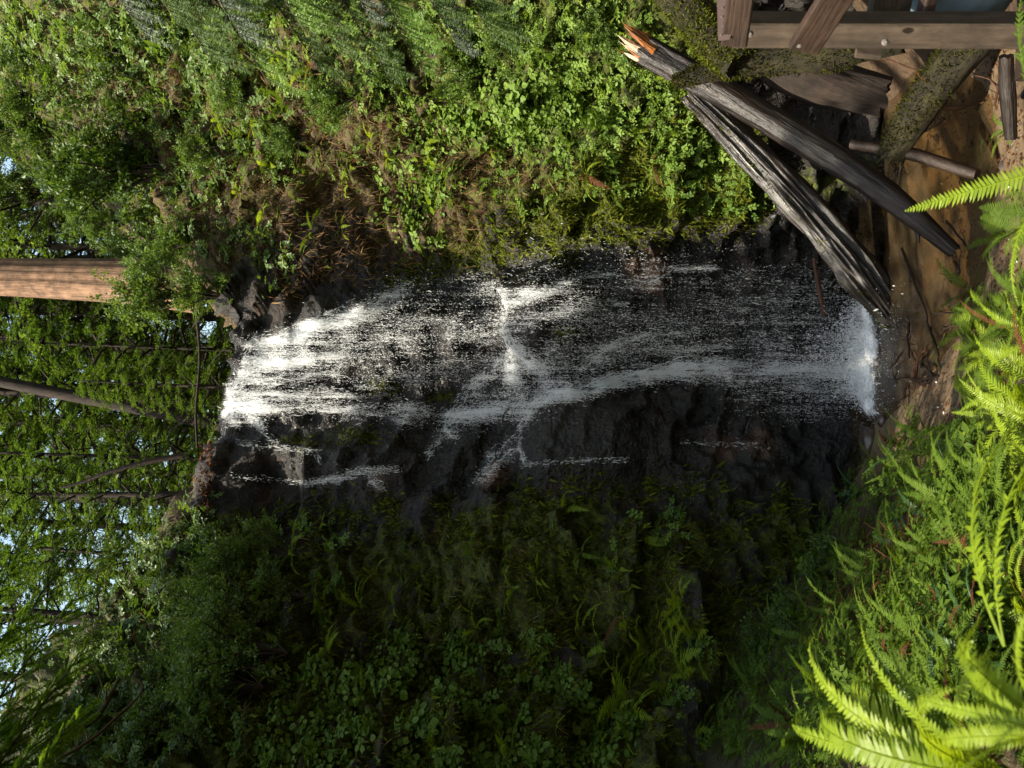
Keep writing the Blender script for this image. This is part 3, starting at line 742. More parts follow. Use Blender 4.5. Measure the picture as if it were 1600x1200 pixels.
for k in range(5):
    FR['sword', k] = frond(1.0, 38, .085, [1.0, 1.35, .75, 1.6, 1.15][k], .12, 0, k, 1, 1, [.1, -.15, .2, 0, -.08][k])
    FR['small', k] = frond(1.0, 20, .13, [1.2, 1.6, .9, 2.0, 1.4][k], .12, 0, 20 + k, 1.0, 1, [.2, -.2, 0, .15, -.1][k])
    FR['lady', k] = frond(1.0, 24, .19, [1.0, 1.4, .8, 1.7, 1.2][k], .10, 0, 40 + k, .9, 1, [.1, -.1, 0, .15, -.15][k])
for k in range(2): FR['crozier', k] = frond(1.0, 30, .07, [.6, .3][k], .15, [5.0, 7.0][k], 60 + k, 1.0)
for k in range(5): FR['near', k] = frond(1.0, 46, [.070, .080, .062, .074, .078][k], [1.7, 2.2, 1.3, 2.5, 1.9][k], .14, [.6, 1.4, .2, 2.2, 0][k], 80 + k, 1.15, 1, [.25, -.35, .15, -.2, .4][k])
for k in range(3): FR['fiddle', k] = frond(1.0, 30, [.085, .075, .07][k], [.9, .5, 1.2][k], .12, [6.5, 8.5, 5.0][k], 90 + k, 1.25)
FM = {}
def fm(kind, k, mat):
    if (kind, k, mat) not in FM: FM[kind, k, mat] = FR[kind, k].mesh('frond', MAT[mat])
    return FM[kind, k, mat]
def euler_to(d, roll=0.0):
    """rotation that takes +y to d with +z kept as high as it can be"""
    d = unit(np.asarray(d, float)); x = np.cross(d, [0, 0, 1.0])
    if np.linalg.norm(x) < 1e-3: x = np.array([1.0, 0, 0])
    x = unit(x); z = np.cross(x, d)
    mm = Matrix(((x[0], d[0], z[0]), (x[1], d[1], z[1]), (x[2], d[2], z[2])))
    if roll: mm = mm @ Matrix.Rotation(roll, 3, 'Y')
    return mm.to_euler()
def fern(name, base, nf, size, kind, mat, label, group, out=None, elev=(25, 70), dead=.0, spread=1.0, rs=None, joined=False):
    r = np.random.default_rng(int(abs(base[0] * 917 + base[1] * 313 + base[2] * 131) * 100) % 99991 if rs is None else rs)
    az0 = r.uniform(0, 6.28) if out is None else math.atan2(out[1], out[0])
    fr = []
    for i in range(nf):
        if out is None: az = az0 + i * 2.4 + r.normal(0, .25)
        else: az = az0 + (i / max(nf - 1, 1) - .5) * 3.6 * spread + r.normal(0, .2)
        el = R(r.uniform(*elev)); d = np.array([math.cos(az) * math.cos(el), math.sin(az) * math.cos(el), math.sin(el)])
        fr.append((int(r.integers(0, 5)), d, size * r.uniform(.72, 1.12), r.normal(0, .25), 'fern_dead' if r.random() < dead else mat))
    if joined:
        mb = MB()
        for k, d, s, ro, mm in fr[:]:
            e = np.array(euler_to(d, ro).to_matrix()); src = FR[kind, k]
            for V, A in zip(src.V, src.A): pass
            V = np.concatenate(src.V) @ e.T * s; A = np.concatenate(src.A)
            T = np.concatenate(src.T); Q = np.concatenate(src.Q)
            n0 = mb.n; mb.V.append(V); mb.A.append(A); mb.T.append(T + n0); mb.Q.append(Q + n0); mb.n += len(V)
        return mb
    root = obj(name, None, None, base, label, 'fern', group); root.empty_display_size = .1
    for k, d, s, ro, mm in fr:
        f = obj('frond', fm(kind, k, mm), root, d * .02, None, None, None, None, euler_to(d, ro), s)
    return root

def in_poly(p, poly):
    x, y = p; c = False; n = len(poly)
    for i in range(n):
        x0, y0 = poly[i]; x1, y1 = poly[i - 1]
        if (y0 > y) != (y1 > y) and x < (x1 - x0) * (y - y0) / (y1 - y0) + x0: c = not c
    return c
def pick(poly, n, mind):
    """spread-out points inside an outline"""
    P = np.array(poly); lo, hi = P.min(0), P.max(0); out = []
    for _ in range(n * 60):
        q = rng.uniform(lo, hi)
        if in_poly(q, poly) and all((q[0] - o[0]) ** 2 + (q[1] - o[1]) ** 2 > mind * mind for o in out):
            out.append(q)
            if len(out) >= n: break
    return out

# bank of sword ferns on the near left shore
bank = [(1395, 660), (1330, 790), (1235, 960), (1130, 1090), (1130, 1195), (1420, 1195), (1590, 1195), (1598, 700), (1470, 650)]
for px, py in pick(bank, 78, 29):
    q, n = cast(px, py)
    if q is None: continue
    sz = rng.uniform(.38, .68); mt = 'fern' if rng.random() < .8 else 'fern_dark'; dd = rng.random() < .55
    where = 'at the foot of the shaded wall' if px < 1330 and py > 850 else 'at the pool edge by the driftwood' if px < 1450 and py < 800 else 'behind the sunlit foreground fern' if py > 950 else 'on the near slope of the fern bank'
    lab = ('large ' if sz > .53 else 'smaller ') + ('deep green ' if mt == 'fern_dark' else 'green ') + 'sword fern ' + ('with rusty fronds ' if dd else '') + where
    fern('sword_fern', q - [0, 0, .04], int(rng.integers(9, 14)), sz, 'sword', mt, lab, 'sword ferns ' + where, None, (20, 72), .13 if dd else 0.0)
near_edge = [(1520, 470), (1640, 440), (1660, 1000), (1530, 960)]
for px, py in pick(near_edge, 20, 38):
    q, n = cast(px, py)
    if q is None: continue
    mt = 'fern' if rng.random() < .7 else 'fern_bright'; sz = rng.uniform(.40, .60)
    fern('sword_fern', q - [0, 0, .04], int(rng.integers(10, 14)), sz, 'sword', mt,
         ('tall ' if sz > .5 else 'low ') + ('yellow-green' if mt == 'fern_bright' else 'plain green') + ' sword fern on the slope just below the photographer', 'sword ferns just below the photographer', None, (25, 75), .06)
shore = [(1500, 400), (1560, 330), (1598, 330), (1598, 640), (1500, 640), (1480, 560)]
for px, py in pick(shore, 16, 30):
    q, n = cast(px + 25, py)
    if q is None: continue
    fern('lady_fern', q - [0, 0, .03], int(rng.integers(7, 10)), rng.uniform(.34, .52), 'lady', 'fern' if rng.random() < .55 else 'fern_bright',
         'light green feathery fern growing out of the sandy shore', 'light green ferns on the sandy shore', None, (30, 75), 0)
for px, py in [(1525, 255), (1560, 200), (1575, 300)]:
    q, n = cast(px + 20, py)
    if q is not None: fern('lady_fern', q, 7, .32, 'small', 'fern', 'small green fern on sandy mud under the railing', 'small ferns on the mud under the railing', None, (30, 75), 0)

# ferns on the two walls
def wl_lab(px, py):
    return 'small fern on the shaded wall ' + ('just under the overhanging dark shrubs' if px < 520 else 'along the dark wet margin of the falls' if py < 880 else 'among round-leaved plants at the bottom of the wall' if py > 1040 else 'halfway between the falls and the round-leaved plants')
def wr_lab(px, py):
    return 'small fern on the sunlit wall ' + ('behind the hanging grey boughs' if py < 140 and px < 820 else 'above the splintered log end' if px > 930 else 'in the bright patch of round leaves' if px > 600 and py < 260 else 'along the brown earth beside the falls')
lf = [(430, 815), (560, 790), (700, 800), (820, 790), (1000, 780), (1130, 850), (1120, 1000), (1000, 1190), (420, 1190), (310, 1100), (330, 900)]
for i, (px, py) in enumerate(pick(lf, 95, 36)):
    q, n = cast(px, py)
    if q is None or (620 < px < 1100 and py < 960 and i % 2): continue
    nh = unit(np.array([n[0], n[1], 0]))
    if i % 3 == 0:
        fern('wall_fern', q - n * .03, 8, rng.uniform(.40, .62), 'small', 'fern_bright', wl_lab(px, py), 'ferns on the shaded mossy wall', nh, (-5, 55), .05)  # brighter leaf colour stands in for soft light on this wall
    else:
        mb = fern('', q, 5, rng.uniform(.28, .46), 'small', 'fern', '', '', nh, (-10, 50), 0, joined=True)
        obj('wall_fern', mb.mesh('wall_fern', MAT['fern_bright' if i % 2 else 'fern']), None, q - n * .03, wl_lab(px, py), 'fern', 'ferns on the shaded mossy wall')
# the cluster of bigger fronds low on the shaded wall
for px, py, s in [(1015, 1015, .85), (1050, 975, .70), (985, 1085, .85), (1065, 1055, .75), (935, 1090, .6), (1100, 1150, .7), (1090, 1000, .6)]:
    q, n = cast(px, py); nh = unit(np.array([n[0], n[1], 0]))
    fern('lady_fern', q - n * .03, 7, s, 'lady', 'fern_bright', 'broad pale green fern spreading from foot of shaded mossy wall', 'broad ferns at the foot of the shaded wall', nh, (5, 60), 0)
rf = [(420, 60), (640, 130), (1000, 20), (1110, 160), (1150, 250), (1000, 300), (880, 330), (700, 370), (430, 440), (330, 300), (300, 120)]
for i, (px, py) in enumerate(pick(rf, 80, 36)):
    q, n = cast(px, py)
    if q is None: continue
    nh = unit(np.array([n[0], n[1], 0]))
    if i % 3 == 0:
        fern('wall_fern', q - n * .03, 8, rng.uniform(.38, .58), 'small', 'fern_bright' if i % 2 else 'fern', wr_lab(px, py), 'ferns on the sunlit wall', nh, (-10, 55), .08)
    else:
        mb = fern('', q, 6, rng.uniform(.30, .48), 'small', 'fern', '', '', nh, (-10, 50), 0, joined=True)
        obj('wall_fern', mb.mesh('wall_fern', MAT['fern' if i % 2 else 'fern_bright']), None, q - n * .03, wr_lab(px, py), 'fern', 'ferns on the sunlit wall')

# sunlit fern right beside the photographer, fronds placed one by one
def placed_fern(name, tips, base, label, group=None):
    """each frond from base towards the seen tip, arching"""
    root = obj(name, None, None, base, label, 'fern', group)
    for (px, py, y, kind, k, mat, lift) in tips:
        t = at(px, py, y) - np.asarray(base); L = np.linalg.norm(t)
        d = unit(t) + np.array([0, 0, lift])
        obj('frond', fm(kind, k, mat), root, (0, 0, 0), None, None, None, None, euler_to(d, random.uniform(-.3, .3)), L * (1.18 if kind == 'near' else 1.15))
    return root
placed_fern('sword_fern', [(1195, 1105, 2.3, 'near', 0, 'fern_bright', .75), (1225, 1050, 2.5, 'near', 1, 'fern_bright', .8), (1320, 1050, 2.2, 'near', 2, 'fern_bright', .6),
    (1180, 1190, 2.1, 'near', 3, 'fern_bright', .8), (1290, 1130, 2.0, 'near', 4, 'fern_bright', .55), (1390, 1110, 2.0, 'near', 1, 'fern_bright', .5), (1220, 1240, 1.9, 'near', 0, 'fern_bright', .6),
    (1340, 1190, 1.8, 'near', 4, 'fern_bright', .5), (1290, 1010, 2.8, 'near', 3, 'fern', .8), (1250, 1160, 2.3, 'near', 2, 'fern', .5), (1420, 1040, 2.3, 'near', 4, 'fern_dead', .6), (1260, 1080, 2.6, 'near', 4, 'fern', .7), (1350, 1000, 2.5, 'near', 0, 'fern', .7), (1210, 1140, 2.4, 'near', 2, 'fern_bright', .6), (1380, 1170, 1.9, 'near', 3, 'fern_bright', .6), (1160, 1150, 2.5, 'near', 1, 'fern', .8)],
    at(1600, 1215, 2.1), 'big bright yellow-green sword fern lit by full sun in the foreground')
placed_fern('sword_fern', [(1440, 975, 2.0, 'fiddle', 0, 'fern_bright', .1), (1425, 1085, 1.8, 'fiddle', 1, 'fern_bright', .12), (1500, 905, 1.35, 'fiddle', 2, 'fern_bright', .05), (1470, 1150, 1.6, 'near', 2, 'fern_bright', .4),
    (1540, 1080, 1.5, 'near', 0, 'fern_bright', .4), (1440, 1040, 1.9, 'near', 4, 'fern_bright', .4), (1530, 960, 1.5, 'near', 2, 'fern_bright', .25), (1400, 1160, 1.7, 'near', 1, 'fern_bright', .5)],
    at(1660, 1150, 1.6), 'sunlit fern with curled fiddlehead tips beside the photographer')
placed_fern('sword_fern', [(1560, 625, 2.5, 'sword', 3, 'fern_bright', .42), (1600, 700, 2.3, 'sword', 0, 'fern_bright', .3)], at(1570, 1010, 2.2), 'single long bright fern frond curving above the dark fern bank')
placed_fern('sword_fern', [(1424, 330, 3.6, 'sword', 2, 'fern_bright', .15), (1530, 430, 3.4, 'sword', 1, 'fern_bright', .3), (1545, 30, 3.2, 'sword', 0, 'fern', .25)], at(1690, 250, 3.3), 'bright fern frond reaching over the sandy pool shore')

# ------------------------------------------------------------------ ground cover on the walls
def bare(px, py):
    return ((px - 480) / 150) ** 2 + ((py - 345) / 95) ** 2 < 1
def cover(name, blobs, tpl, mat, L, W, label, cat, lift=.06, up=.6, spread=.55, droop=.25):
    P, Nn = [], []
    if tpl is SPRIG: L, W = L * 3.0, L * 3.0
    if tpl is ROSETTE: L, W = L * 1.9, L * 1.9
    for px, py, rx, ry, cnt in blobs:
        if tpl is SPRIG: cnt = int(cnt * .23) + 2
        if tpl is ROSETTE: cnt = int(cnt * .30) + 2
        if name == 'ground_cover' and px > 540 and px < 1100 and 740 < py < 985 and rng.random() < .75: continue
        if name == 'ground_cover' and bare(px, py) and rng.random() < .72: continue
        for _ in range(cnt):
            a = rng.normal(0, spread, 2); q, n = cast(px + a[0] * rx, py + a[1] * ry)
            if q is None or q[1] > 22: continue
            P.append(q + n * rng.uniform(.0, lift)); Nn.append(n)
    P, Nn = np.array(P), np.array(Nn); k = len(P)
    nrm = unit(Nn * .7 + np.array([0, 0, up]) + rng.normal(0, .38, (k, 3)))
    d = rng.normal(0, 1, (k, 3)); d[:, 2] -= droop; d += Nn * .4
    d = d - (d * nrm).sum(1)[:, None] * nrm
    s = rng.lognormal(0, .28, k)
    mb = MB(); mb.add(*scatter(tpl, P, d, nrm, L * s, W * s))
    return obj(name, mb.mesh(name, MAT[mat]), None, (0, 0, 0), label, cat, None, 'stuff')
def clumps(poly, n, mind, r0, r1, c0, c1):
    return [(px, py, rr, rr * rng.uniform(.6, 1.3), int(rng.uniform(c0, c1) * (rr / r0))) for (px, py) in pick(poly, n, mind) for rr in [rng.uniform(r0, r1)]]
cover('ground_cover', [(865, 170, 42, 50, 520), (815, 190, 38, 50, 420), (740, 165, 45, 28, 260), (660, 235, 38, 40, 240), (680, 285, 42, 36, 230), (640, 330, 45, 42, 230), (720, 200, 50, 30, 260), (900, 120, 40, 30, 200), (560, 370, 30, 30, 90)],
      ROSETTE, 'clover', .062, .060, 'bright patches of round-leaved plants on the sunlit wall', 'ground cover', .14)
cover('ground_cover', clumps(rf, 85, 28, 12, 30, 34, 90), SPRIG, 'clover', .052, .036, 'small-leaved plants scattered over the sunlit wall', 'ground cover', .10)
cover('ground_cover', clumps([(860, 20), (1000, 10), (1090, 100), (1150, 220), (1050, 260), (900, 250), (820, 100)], 36, 24, 12, 26, 40, 80), SPRIG, 'clover', .062, .045, 'dense light green leafy plants above the broken log', 'ground cover', .10)
cover('ground_cover', clumps(lf, 40, 46, 12, 28, 40, 100), SPRIG, 'clover', .058, .040, 'small leafy plants scattered over the shaded mossy wall', 'ground cover', .09)
cover('ground_cover', clumps([(560, 1020), (700, 1000), (860, 1060), (980, 1120), (1000, 1195), (400, 1195), (430, 1050)], 18, 56, 14, 30, 40, 90), ROSETTE, 'clover', .058, .056, 'round-leaved plants low on the shaded mossy wall', 'ground cover', .10)  # bright clover colour in place of soft light down here
cover('ground_cover', clumps([(60, 60), (300, 20), (420, 120), (440, 420), (300, 400), (150, 330), (30, 250)], 85, 28, 16, 36, 60, 120), SPRIG, 'shrub_light', .060, .040, 'leafy undergrowth on the high sunlit slope', 'ground cover', .22)
cover('ground_cover', clumps([(60, 1195), (250, 1195), (330, 1080), (280, 960), (200, 960), (60, 1080)], 70, 20, 14, 30, 25, 60), SPRIG, 'shrub', .07, .045, 'leafy undergrowth on the high shaded slope', 'ground cover', .15)
cover('ground_cover', clumps([(380, 2), (900, 2), (860, 60), (780, 130), (560, 160), (420, 150)], 42, 36, 16, 34, 50, 110), SPRIG, 'clover', .055, .038, 'leafy undergrowth showing between the hanging grey boughs', 'ground cover', .14)
cover('ground_cover', clumps([(5, 5), (200, 5), (380, 5), (330, 110), (120, 90), (5, 130)], 55, 26, 18, 36, 50, 100), SPRIG, 'shrub_light', .085, .055, 'yellow-green plants on the bare top of the sunlit slope', 'ground cover', .2)
cover('ground_cover', clumps([(1395, 690), (1320, 800), (1220, 960), (1120, 1100), (1130, 1195), (1400, 1195), (1590, 1100), (1590, 720)], 130, 24, 18, 36, 50, 100), SPRIG, 'fern', .045, .03, 'small-leaved undergrowth between the ferns of the bank', 'ground cover', .22)
cover('ground_cover', clumps([(1040, 240), (1120, 230), (1220, 290), (1180, 330), (1060, 330)], 26, 20, 10, 20, 24, 60), SPRIG, 'clover', .05, .036, 'small plants on wet mossy rock behind the leaning logs', 'ground cover', .06)
cover('dead_fronds', clumps([(1300, 860), (1500, 800), (1560, 950), (1420, 1080), (1280, 1000)], 60, 26, 16, 30, 24, 50), BLADE, 'fern_dead', .14, .012, 'red-brown dead fronds lying through the fern bank', 'dead plants', .15, .6, .6, .4)
cover('ground_cover', clumps([(330, 800), (300, 790), (190, 890), (170, 950), (260, 940), (330, 860)], 40, 18, 14, 28, 40, 80), SPRIG, 'shrub', .07, .045, 'low bushes along the rim beside the falls', 'ground cover', .2)
cover('ground_cover', clumps([(480, 1040), (640, 1010), (860, 1040), (1000, 1130), (1000, 1195), (420, 1195)], 26, 52, 14, 30, 50, 100), ROSETTE, 'clover', .056, .052, 'pale round-leaved plants at the bottom of the shaded wall', 'ground cover', .12)  # leaf colour kept bright to suggest light low on the wall
# moss tufts and dead stalks
mossy_l = [(440, 780), (560, 770), (720, 785), (860, 750), (1050, 745), (1260, 760), (1270, 860), (1130, 1000), (1000, 1190), (330, 1190), (320, 850)]
mossy_r = [(640, 430), (560, 460), (720, 380), (880, 270), (1060, 190), (1120, 160), (1240, 280), (1170, 345), (980, 370), (800, 410)]
cover('moss', clumps(mossy_l, 240, 18, 14, 28, 40, 80), BLADE, 'moss', .085, .022, 'dark hanging moss on the shaded wall', 'moss', .03, .1, .6, 1.8)
cover('moss', clumps(mossy_r, 190, 13, 14, 26, 50, 85), BLADE, 'moss', .075, .020, 'olive moss along the wet edge of the falls', 'moss', .03, .1, .6, 1.6)
cover('dead_stalks', clumps([(60, 40), (200, 30), (420, 100), (600, 170), (740, 250), (900, 260), (640, 420), (440, 460), (330, 330), (100, 200)], 190, 20, 16, 32, 30, 70), BLADE, 'straw', .17, .010, 'dry brown stalks hanging down the sunlit earth wall', 'dead plants', .06, .1, .6, 1.9)
cover('moss', [(590, 605, 26, 10, 300), (555, 682, 40, 14, 420), (880, 520, 16, 9, 120), (470, 690, 30, 10, 140), (690, 620, 20, 8, 100)], BLADE, 'moss', .06, .018, 'small green moss patches on the rock inside the falls', 'moss', .03, .1, .6, 1.6)
cover('dead_stalks', clumps(lf, 60, 30, 10, 18, 14, 26), BLADE, 'straw', .13, .009, 'dry brown stalks on the shaded wall', 'dead plants', .05, .1, .6, 1.9)
def litter():
    k = 620; q = []
    for _ in range(k):
        a, n = cast(*( (rng.normal(322, 9), rng.uniform(660, 800)) if rng.random() < .6 else (rng.normal(190, 22), rng.normal(930, 26))))
        if a is not None and a[1] < 19: q.append(a + n * rng.uniform(0, .04))
    q = np.array(q); d = rng.normal(0, 1, q.shape); nn_ = unit(rng.normal(0, .6, q.shape) + [0, -.5, 1])
    mb = MB(); mb.add(*scatter(KITE, q, d, nn_, .08, .04)); return mb
obj('leaf_litter', litter().mesh('leaf_litter', MAT['fern_dead']), None, (0, 0, 0), 'red-brown dead leaves along the rim above the falls', 'leaf litter', None, 'stuff')

# ------------------------------------------------------------------ shrubs
def shrub_mesh(seed, h, rx, nstem, nleaf, tpl, L, W, mat):
    r = np.random.default_rng(seed); st = MB(); P, D = [], []
    for i in range(nstem):
        az = r.uniform(0, 6.28); e = r.uniform(.15, 1.0); top = np.array([math.cos(az) * rx * e, math.sin(az) * rx * e, h * r.uniform(.6, 1.0) * (1 - .35 * e)])
        c = curve([(0, 0, -.1), top * [.25, .25, .45] + r.normal(0, .05, 3), top * [.65, .65, .85], top], 9)
        st.tube(c, np.linspace(.018, .004, 9), 5, cap=False)
        for j in range(7):
            b = c[r.integers(3, 9)]; d = unit(r.normal(0, 1, 3) + [0, 0, .5]); ln = r.uniform(.12, .34) * h ** .5
            st.tube(curve([b, b + d * ln * .5 + [0, 0, .02], b + d * ln], 4), np.linspace(.005, .002, 4), 3, cap=False)
            for u in r.uniform(.1, 1.1, max(1, nleaf // (nstem * 7))):
                P.append(b + d * ln * u + r.normal(0, .035, 3)); D.append(d + r.normal(0, .7, 3))
    P, D = np.array(P), np.array(D); k = len(P); s = r.lognormal(0, .25, k)
    nn_ = unit(r.normal(0, .5, (k, 3)) + [0, 0, .9])
    lv = MB(); lv.add(*scatter(tpl, P, D, nn_, L * s, W * s))
    return st.mesh('stems', MAT['stick']), lv.mesh('foliage', MAT[mat])
SH = {}
for k, a in {'round': (11, 1.3, 1.05, 20, 9000, KITE, .045, .028, 'shrub_light'), 'big': (1, 1.5, 1.0, 20, 9500, KITE, .048, .028, 'shrub'), 'light': (2, 1.2, .85, 18, 6000, KITE, .048, .031, 'shrub_light'), 'tall': (3, 2.4, 1.0, 18, 8000, KITE, .055, .034, 'shrub'), 'open': (4, 1.2, .9, 10, 1500, KITE, .065, .04, 'shrub')}.items():
    SH[k] = shrub_mesh(*a)
def shrub(kind, loc, s, label, group=None, rz=None, tilt=(0, 0)):
    root = obj('shrub', None, None, loc, label, 'shrub', group, None, (tilt[0], tilt[1], random.uniform(0, 6.28) if rz is None else rz), s)
    for nm, me in zip(('stems', 'foliage'), SH[kind]): obj(nm, me, root)
    return root
def shrub_at(px, py, kind, s, label, group=None, off=0.0):
    q, n = cast(px, py)
    if q is None: q, n = at(px, py, 15.5), np.array([0, -1, 0])
    return shrub(kind, q - n * .05 + np.array([n[0], n[1], 0]) * off, s, label, group)
shrub_at(285, 262, 'big', 1.75, 'large rounded sunlit shrub high on the slope beside the redwood trunk')
shrub_at(120, 310, 'tall', 1.1, 'tall leafy shrub at the top of the sunlit slope', 'tall shrubs on the sunlit slope')
shrub_at(60, 200, 'tall', .8, 'tall leafy shrub at the top of the sunlit slope', 'tall shrubs on the sunlit slope')
for px, py, s in [(295, 425, 1.05), (320, 375, .8), (345, 465, .75), (290, 465, 1.1), (385, 445, .55), (260, 400, 1.0)]:
    shrub_at(px, py, 'light', s, ('large' if s > .95 else 'medium-sized' if s > .7 else 'small') + ' light green leafy bush at the foot of the redwood', 'light green bushes at the foot of the redwood')
for px, py, s in [(425, 900, 1.0), (400, 960, 1.05), (440, 1020, 1.1), (400, 1070, .95), (470, 940, .7), (450, 860, .65)]:
    shrub_at(px, py, 'round', s, ('large' if s > .98 else 'medium-sized' if s > .8 else 'small') + ' dense shrub overhanging the top of the shaded wall', 'dark shrubs overhanging the shaded wall', .15)
for px, py, s in [(290, 1130, .7), (240, 1030, .5), (170, 1000, .6), (460, 1120, .6)]:
    shrub_at(px, py, 'open', s, 'thin open shrub on the high shaded slope', 'open shrubs on the high shaded slope')
for px, py, s in [(1330, 860, .45), (1260, 960, .42), (1300, 900, .36), (1215, 1000, .4)]:
    shrub_at(px, py, 'open', s, 'spindly small-leaved shrub at the edge of the fern bank', 'spindly shrubs edging the fern bank')
for px, py, s in [(560, 150, .7), (650, 120, .6), (480, 215, .55), (410, 150, .7), (760, 110, .6), (840, 60, .65), (350, 230, .7)]:
    shrub_at(px, py, 'light', s, 'light green bush on the sunlit wall ' + ('behind the hanging grey boughs' if py < 130 else 'beside the bare brown earth' if px < 500 else 'above the bright round leaves'), 'light green bushes on the sunlit wall', .05)
for px, py, s in [(60, 165, .8), (95, 215, .9), (130, 275, .9), (165, 325, .9), (195, 350, .8)]:
    shrub_at(px, py, 'light', s, 'light green bush on the skyline of the sunlit slope', 'light bushes on the skyline of the sunlit slope')
for px, py, s in [(130, 120, .7), (60, 90, .6), (210, 90, .7), (290, 160, .6)]:
    shrub_at(px, py, 'open', s * 1.3, 'thin yellow-green bush on the high sunlit slope', 'thin bushes on the high sunlit slope')
for px, py, s in [(1010, 60, .5), (960, 40, .5), (900, 70, .55)]:
    shrub_at(px, py, 'light', s, 'leafy light green bush above the splintered log end', 'bushes above the splintered log')

# ------------------------------------------------------------------ trees
def trunk_mesh(name, pts, r0, r1, k, flute, mat, seed):
    n = len(pts); mb = MB(); mb.tube(pts, r0 + (r1 - r0) * np.linspace(0, 1, n) ** .8 + .35 * r0 * np.exp(-np.linspace(0, 1, n) * 22), k, flute, seed)
    return mb.mesh(name, MAT[mat], True)
def crown_mesh(seed, h0, H, nb, reach, nsp, nlf, L, W, mat, droop=.35, tpl=KITE, flat=True, dead=0):
    r = np.random.default_rng(seed); lim = MB(); P, D, Nn = [], [], []
    for i in range(nb):
        z = h0 + (H - h0) * ((i + r.random()) / nb); az = i * 2.399 + r.normal(0, .3)
        ln = reach * (1 - .75 * (z - h0) / (H - h0)) * r.uniform(.6, 1.15)
        hd = np.array([math.cos(az), math.sin(az), 0]); sd = np.array([-hd[1], hd[0], 0])
        c = curve([hd * .1 + [0, 0, z], hd * ln * .5 + [0, 0, z + .12 * ln - droop * .1 * ln], hd * ln + [0, 0, z - droop * ln]], 8)
        lim.tube(c, np.linspace(.045, .008, 8), 4, cap=False)
        for j in range(nsp):
            u = r.uniform(.18, 1.0); b = c[0] * 0 + np.array([np.interp(u, np.linspace(0, 1, 8), c[:, q]) for q in range(3)])
            sg = r.choice([-1, 1]); sl = (.25 + .35 * ln * (1 - u * .7) * .5) * r.uniform(.7, 1.2)
            d = unit(sd * sg + hd * r.uniform(.2, 1.0) + np.array([0, 0, r.uniform(-.55, .05)]))
            t = r.random(nlf); pp = b + d * (t * sl)[:, None]; pp[:, 2] -= droop * .5 * (t * sl) ** 2
            side = np.cross(d, [0, 0, 1.0]); sg2 = r.choice([-1, 1], nlf)[:, None]
            P.append(pp + r.normal(0, .02, (nlf, 3))); D.append(d * .7 + side * sg2 + r.normal(0, .25, (nlf, 3)))
            Nn.append(np.array([0, 0, 1.0]) + r.normal(0, .35 if flat else .8, (nlf, 3)))
    P, D, Nn = map(np.concatenate, (P, D, Nn)); s = r.lognormal(0, .25, len(P))
    lv = MB(); lv.add(*scatter(tpl, P, D, unit(Nn), L * s, W * s))
    return lim.mesh('limbs', MAT['bark_dark']), lv.mesh('crown', MAT[mat])
CR = {'hemlock': crown_mesh(5, 1.2, 21, 95, 4.6, 18, 34, .11, .034, 'needle', .45), 'fir': crown_mesh(6, 2.0, 24, 85, 5.2, 17, 34, .12, .036, 'needle', .25),
      'broad': crown_mesh(7, 1.5, 12, 54, 4.2, 16, 22, .085, .055, 'shrub', .1, KITE, False), 'young': crown_mesh(8, .4, 8, 54, 2.6, 14, 24, .085, .024, 'needle', .35),
      'lit': crown_mesh(9, 1.0, 13, 54, 4.0, 15, 22, .085, .055, 'shrub_light', .15, KITE, False)}
def tree(name, x, y, kind, s, H, r0, lean, label, group=None, bark='bark_dark', cat='tree', rz=None, kk=12, flute=.14, z=None):
    z = terrain_z(x, y) if z is None else z
    root = obj(name, None, None, (x, y, z - .15), label, cat, group)
    lx, ly = lean
    pts = curve([(0, 0, 0), (lx * .3 * H, ly * .3 * H, .33 * H), (lx * .66 * H, ly * .66 * H, .66 * H), (lx * H, ly * H, H)], 26)
    obj('trunk', trunk_mesh('trunk', pts, r0, r0 * .35, kk, flute, bark, int(x * 7 + y * 3) % 50), root)
    if kind:
        li, cr = CR[kind]
        rot = (-ly, lx, random.uniform(0, 6.28) if rz is None else rz)
        c = obj('crown', cr, root, (0, 0, 0), None, None, None, None, rot, s); obj('limbs', li, c)
    return root
# the redwood: cinnamon bark, no branches in view
q = at(205, 440, 17.5)
tree('redwood_tree', q[0], q[1], None, 1, 26, .44, (.012, .01), 'thick straight redwood trunk with pale cinnamon bark above the falls', None, 'bark_redwood', kk=96, flute=.045, z=q[2] - 1.2)
for px, py, y, top, r0, lab in [(330, 668, 22, (0, 600), .20, 'leaning brown conifer trunk behind the lip of the falls'), (330, 560, 24, (0, 527), .12, 'thin straight conifer trunk standing between redwood and leaning trunk'),
                           (300, 668, 29, (90, 655), .11, 'slim conifer trunk behind the leaning trunk'), (250, 480, 26, (60, 475), .22, 'shadowed trunk close behind the big redwood trunk'), (300, 735, 27, (150, 740), .10, 'slim dark trunk in the woods above left end of the lip'), (330, 590, 30, (0, 582), .09, 'very slim pale trunk deep in the woods')]:
    b, t = at(px, py, y), at(*top, y)
    sl = (t[0] - b[0]) / (t[2] - b[2])
    tree('conifer_tree', b[0], b[1], None, 1, 20, r0, (sl, 0), lab, None, 'bark_dark', z=b[2] - .8, kk=14)
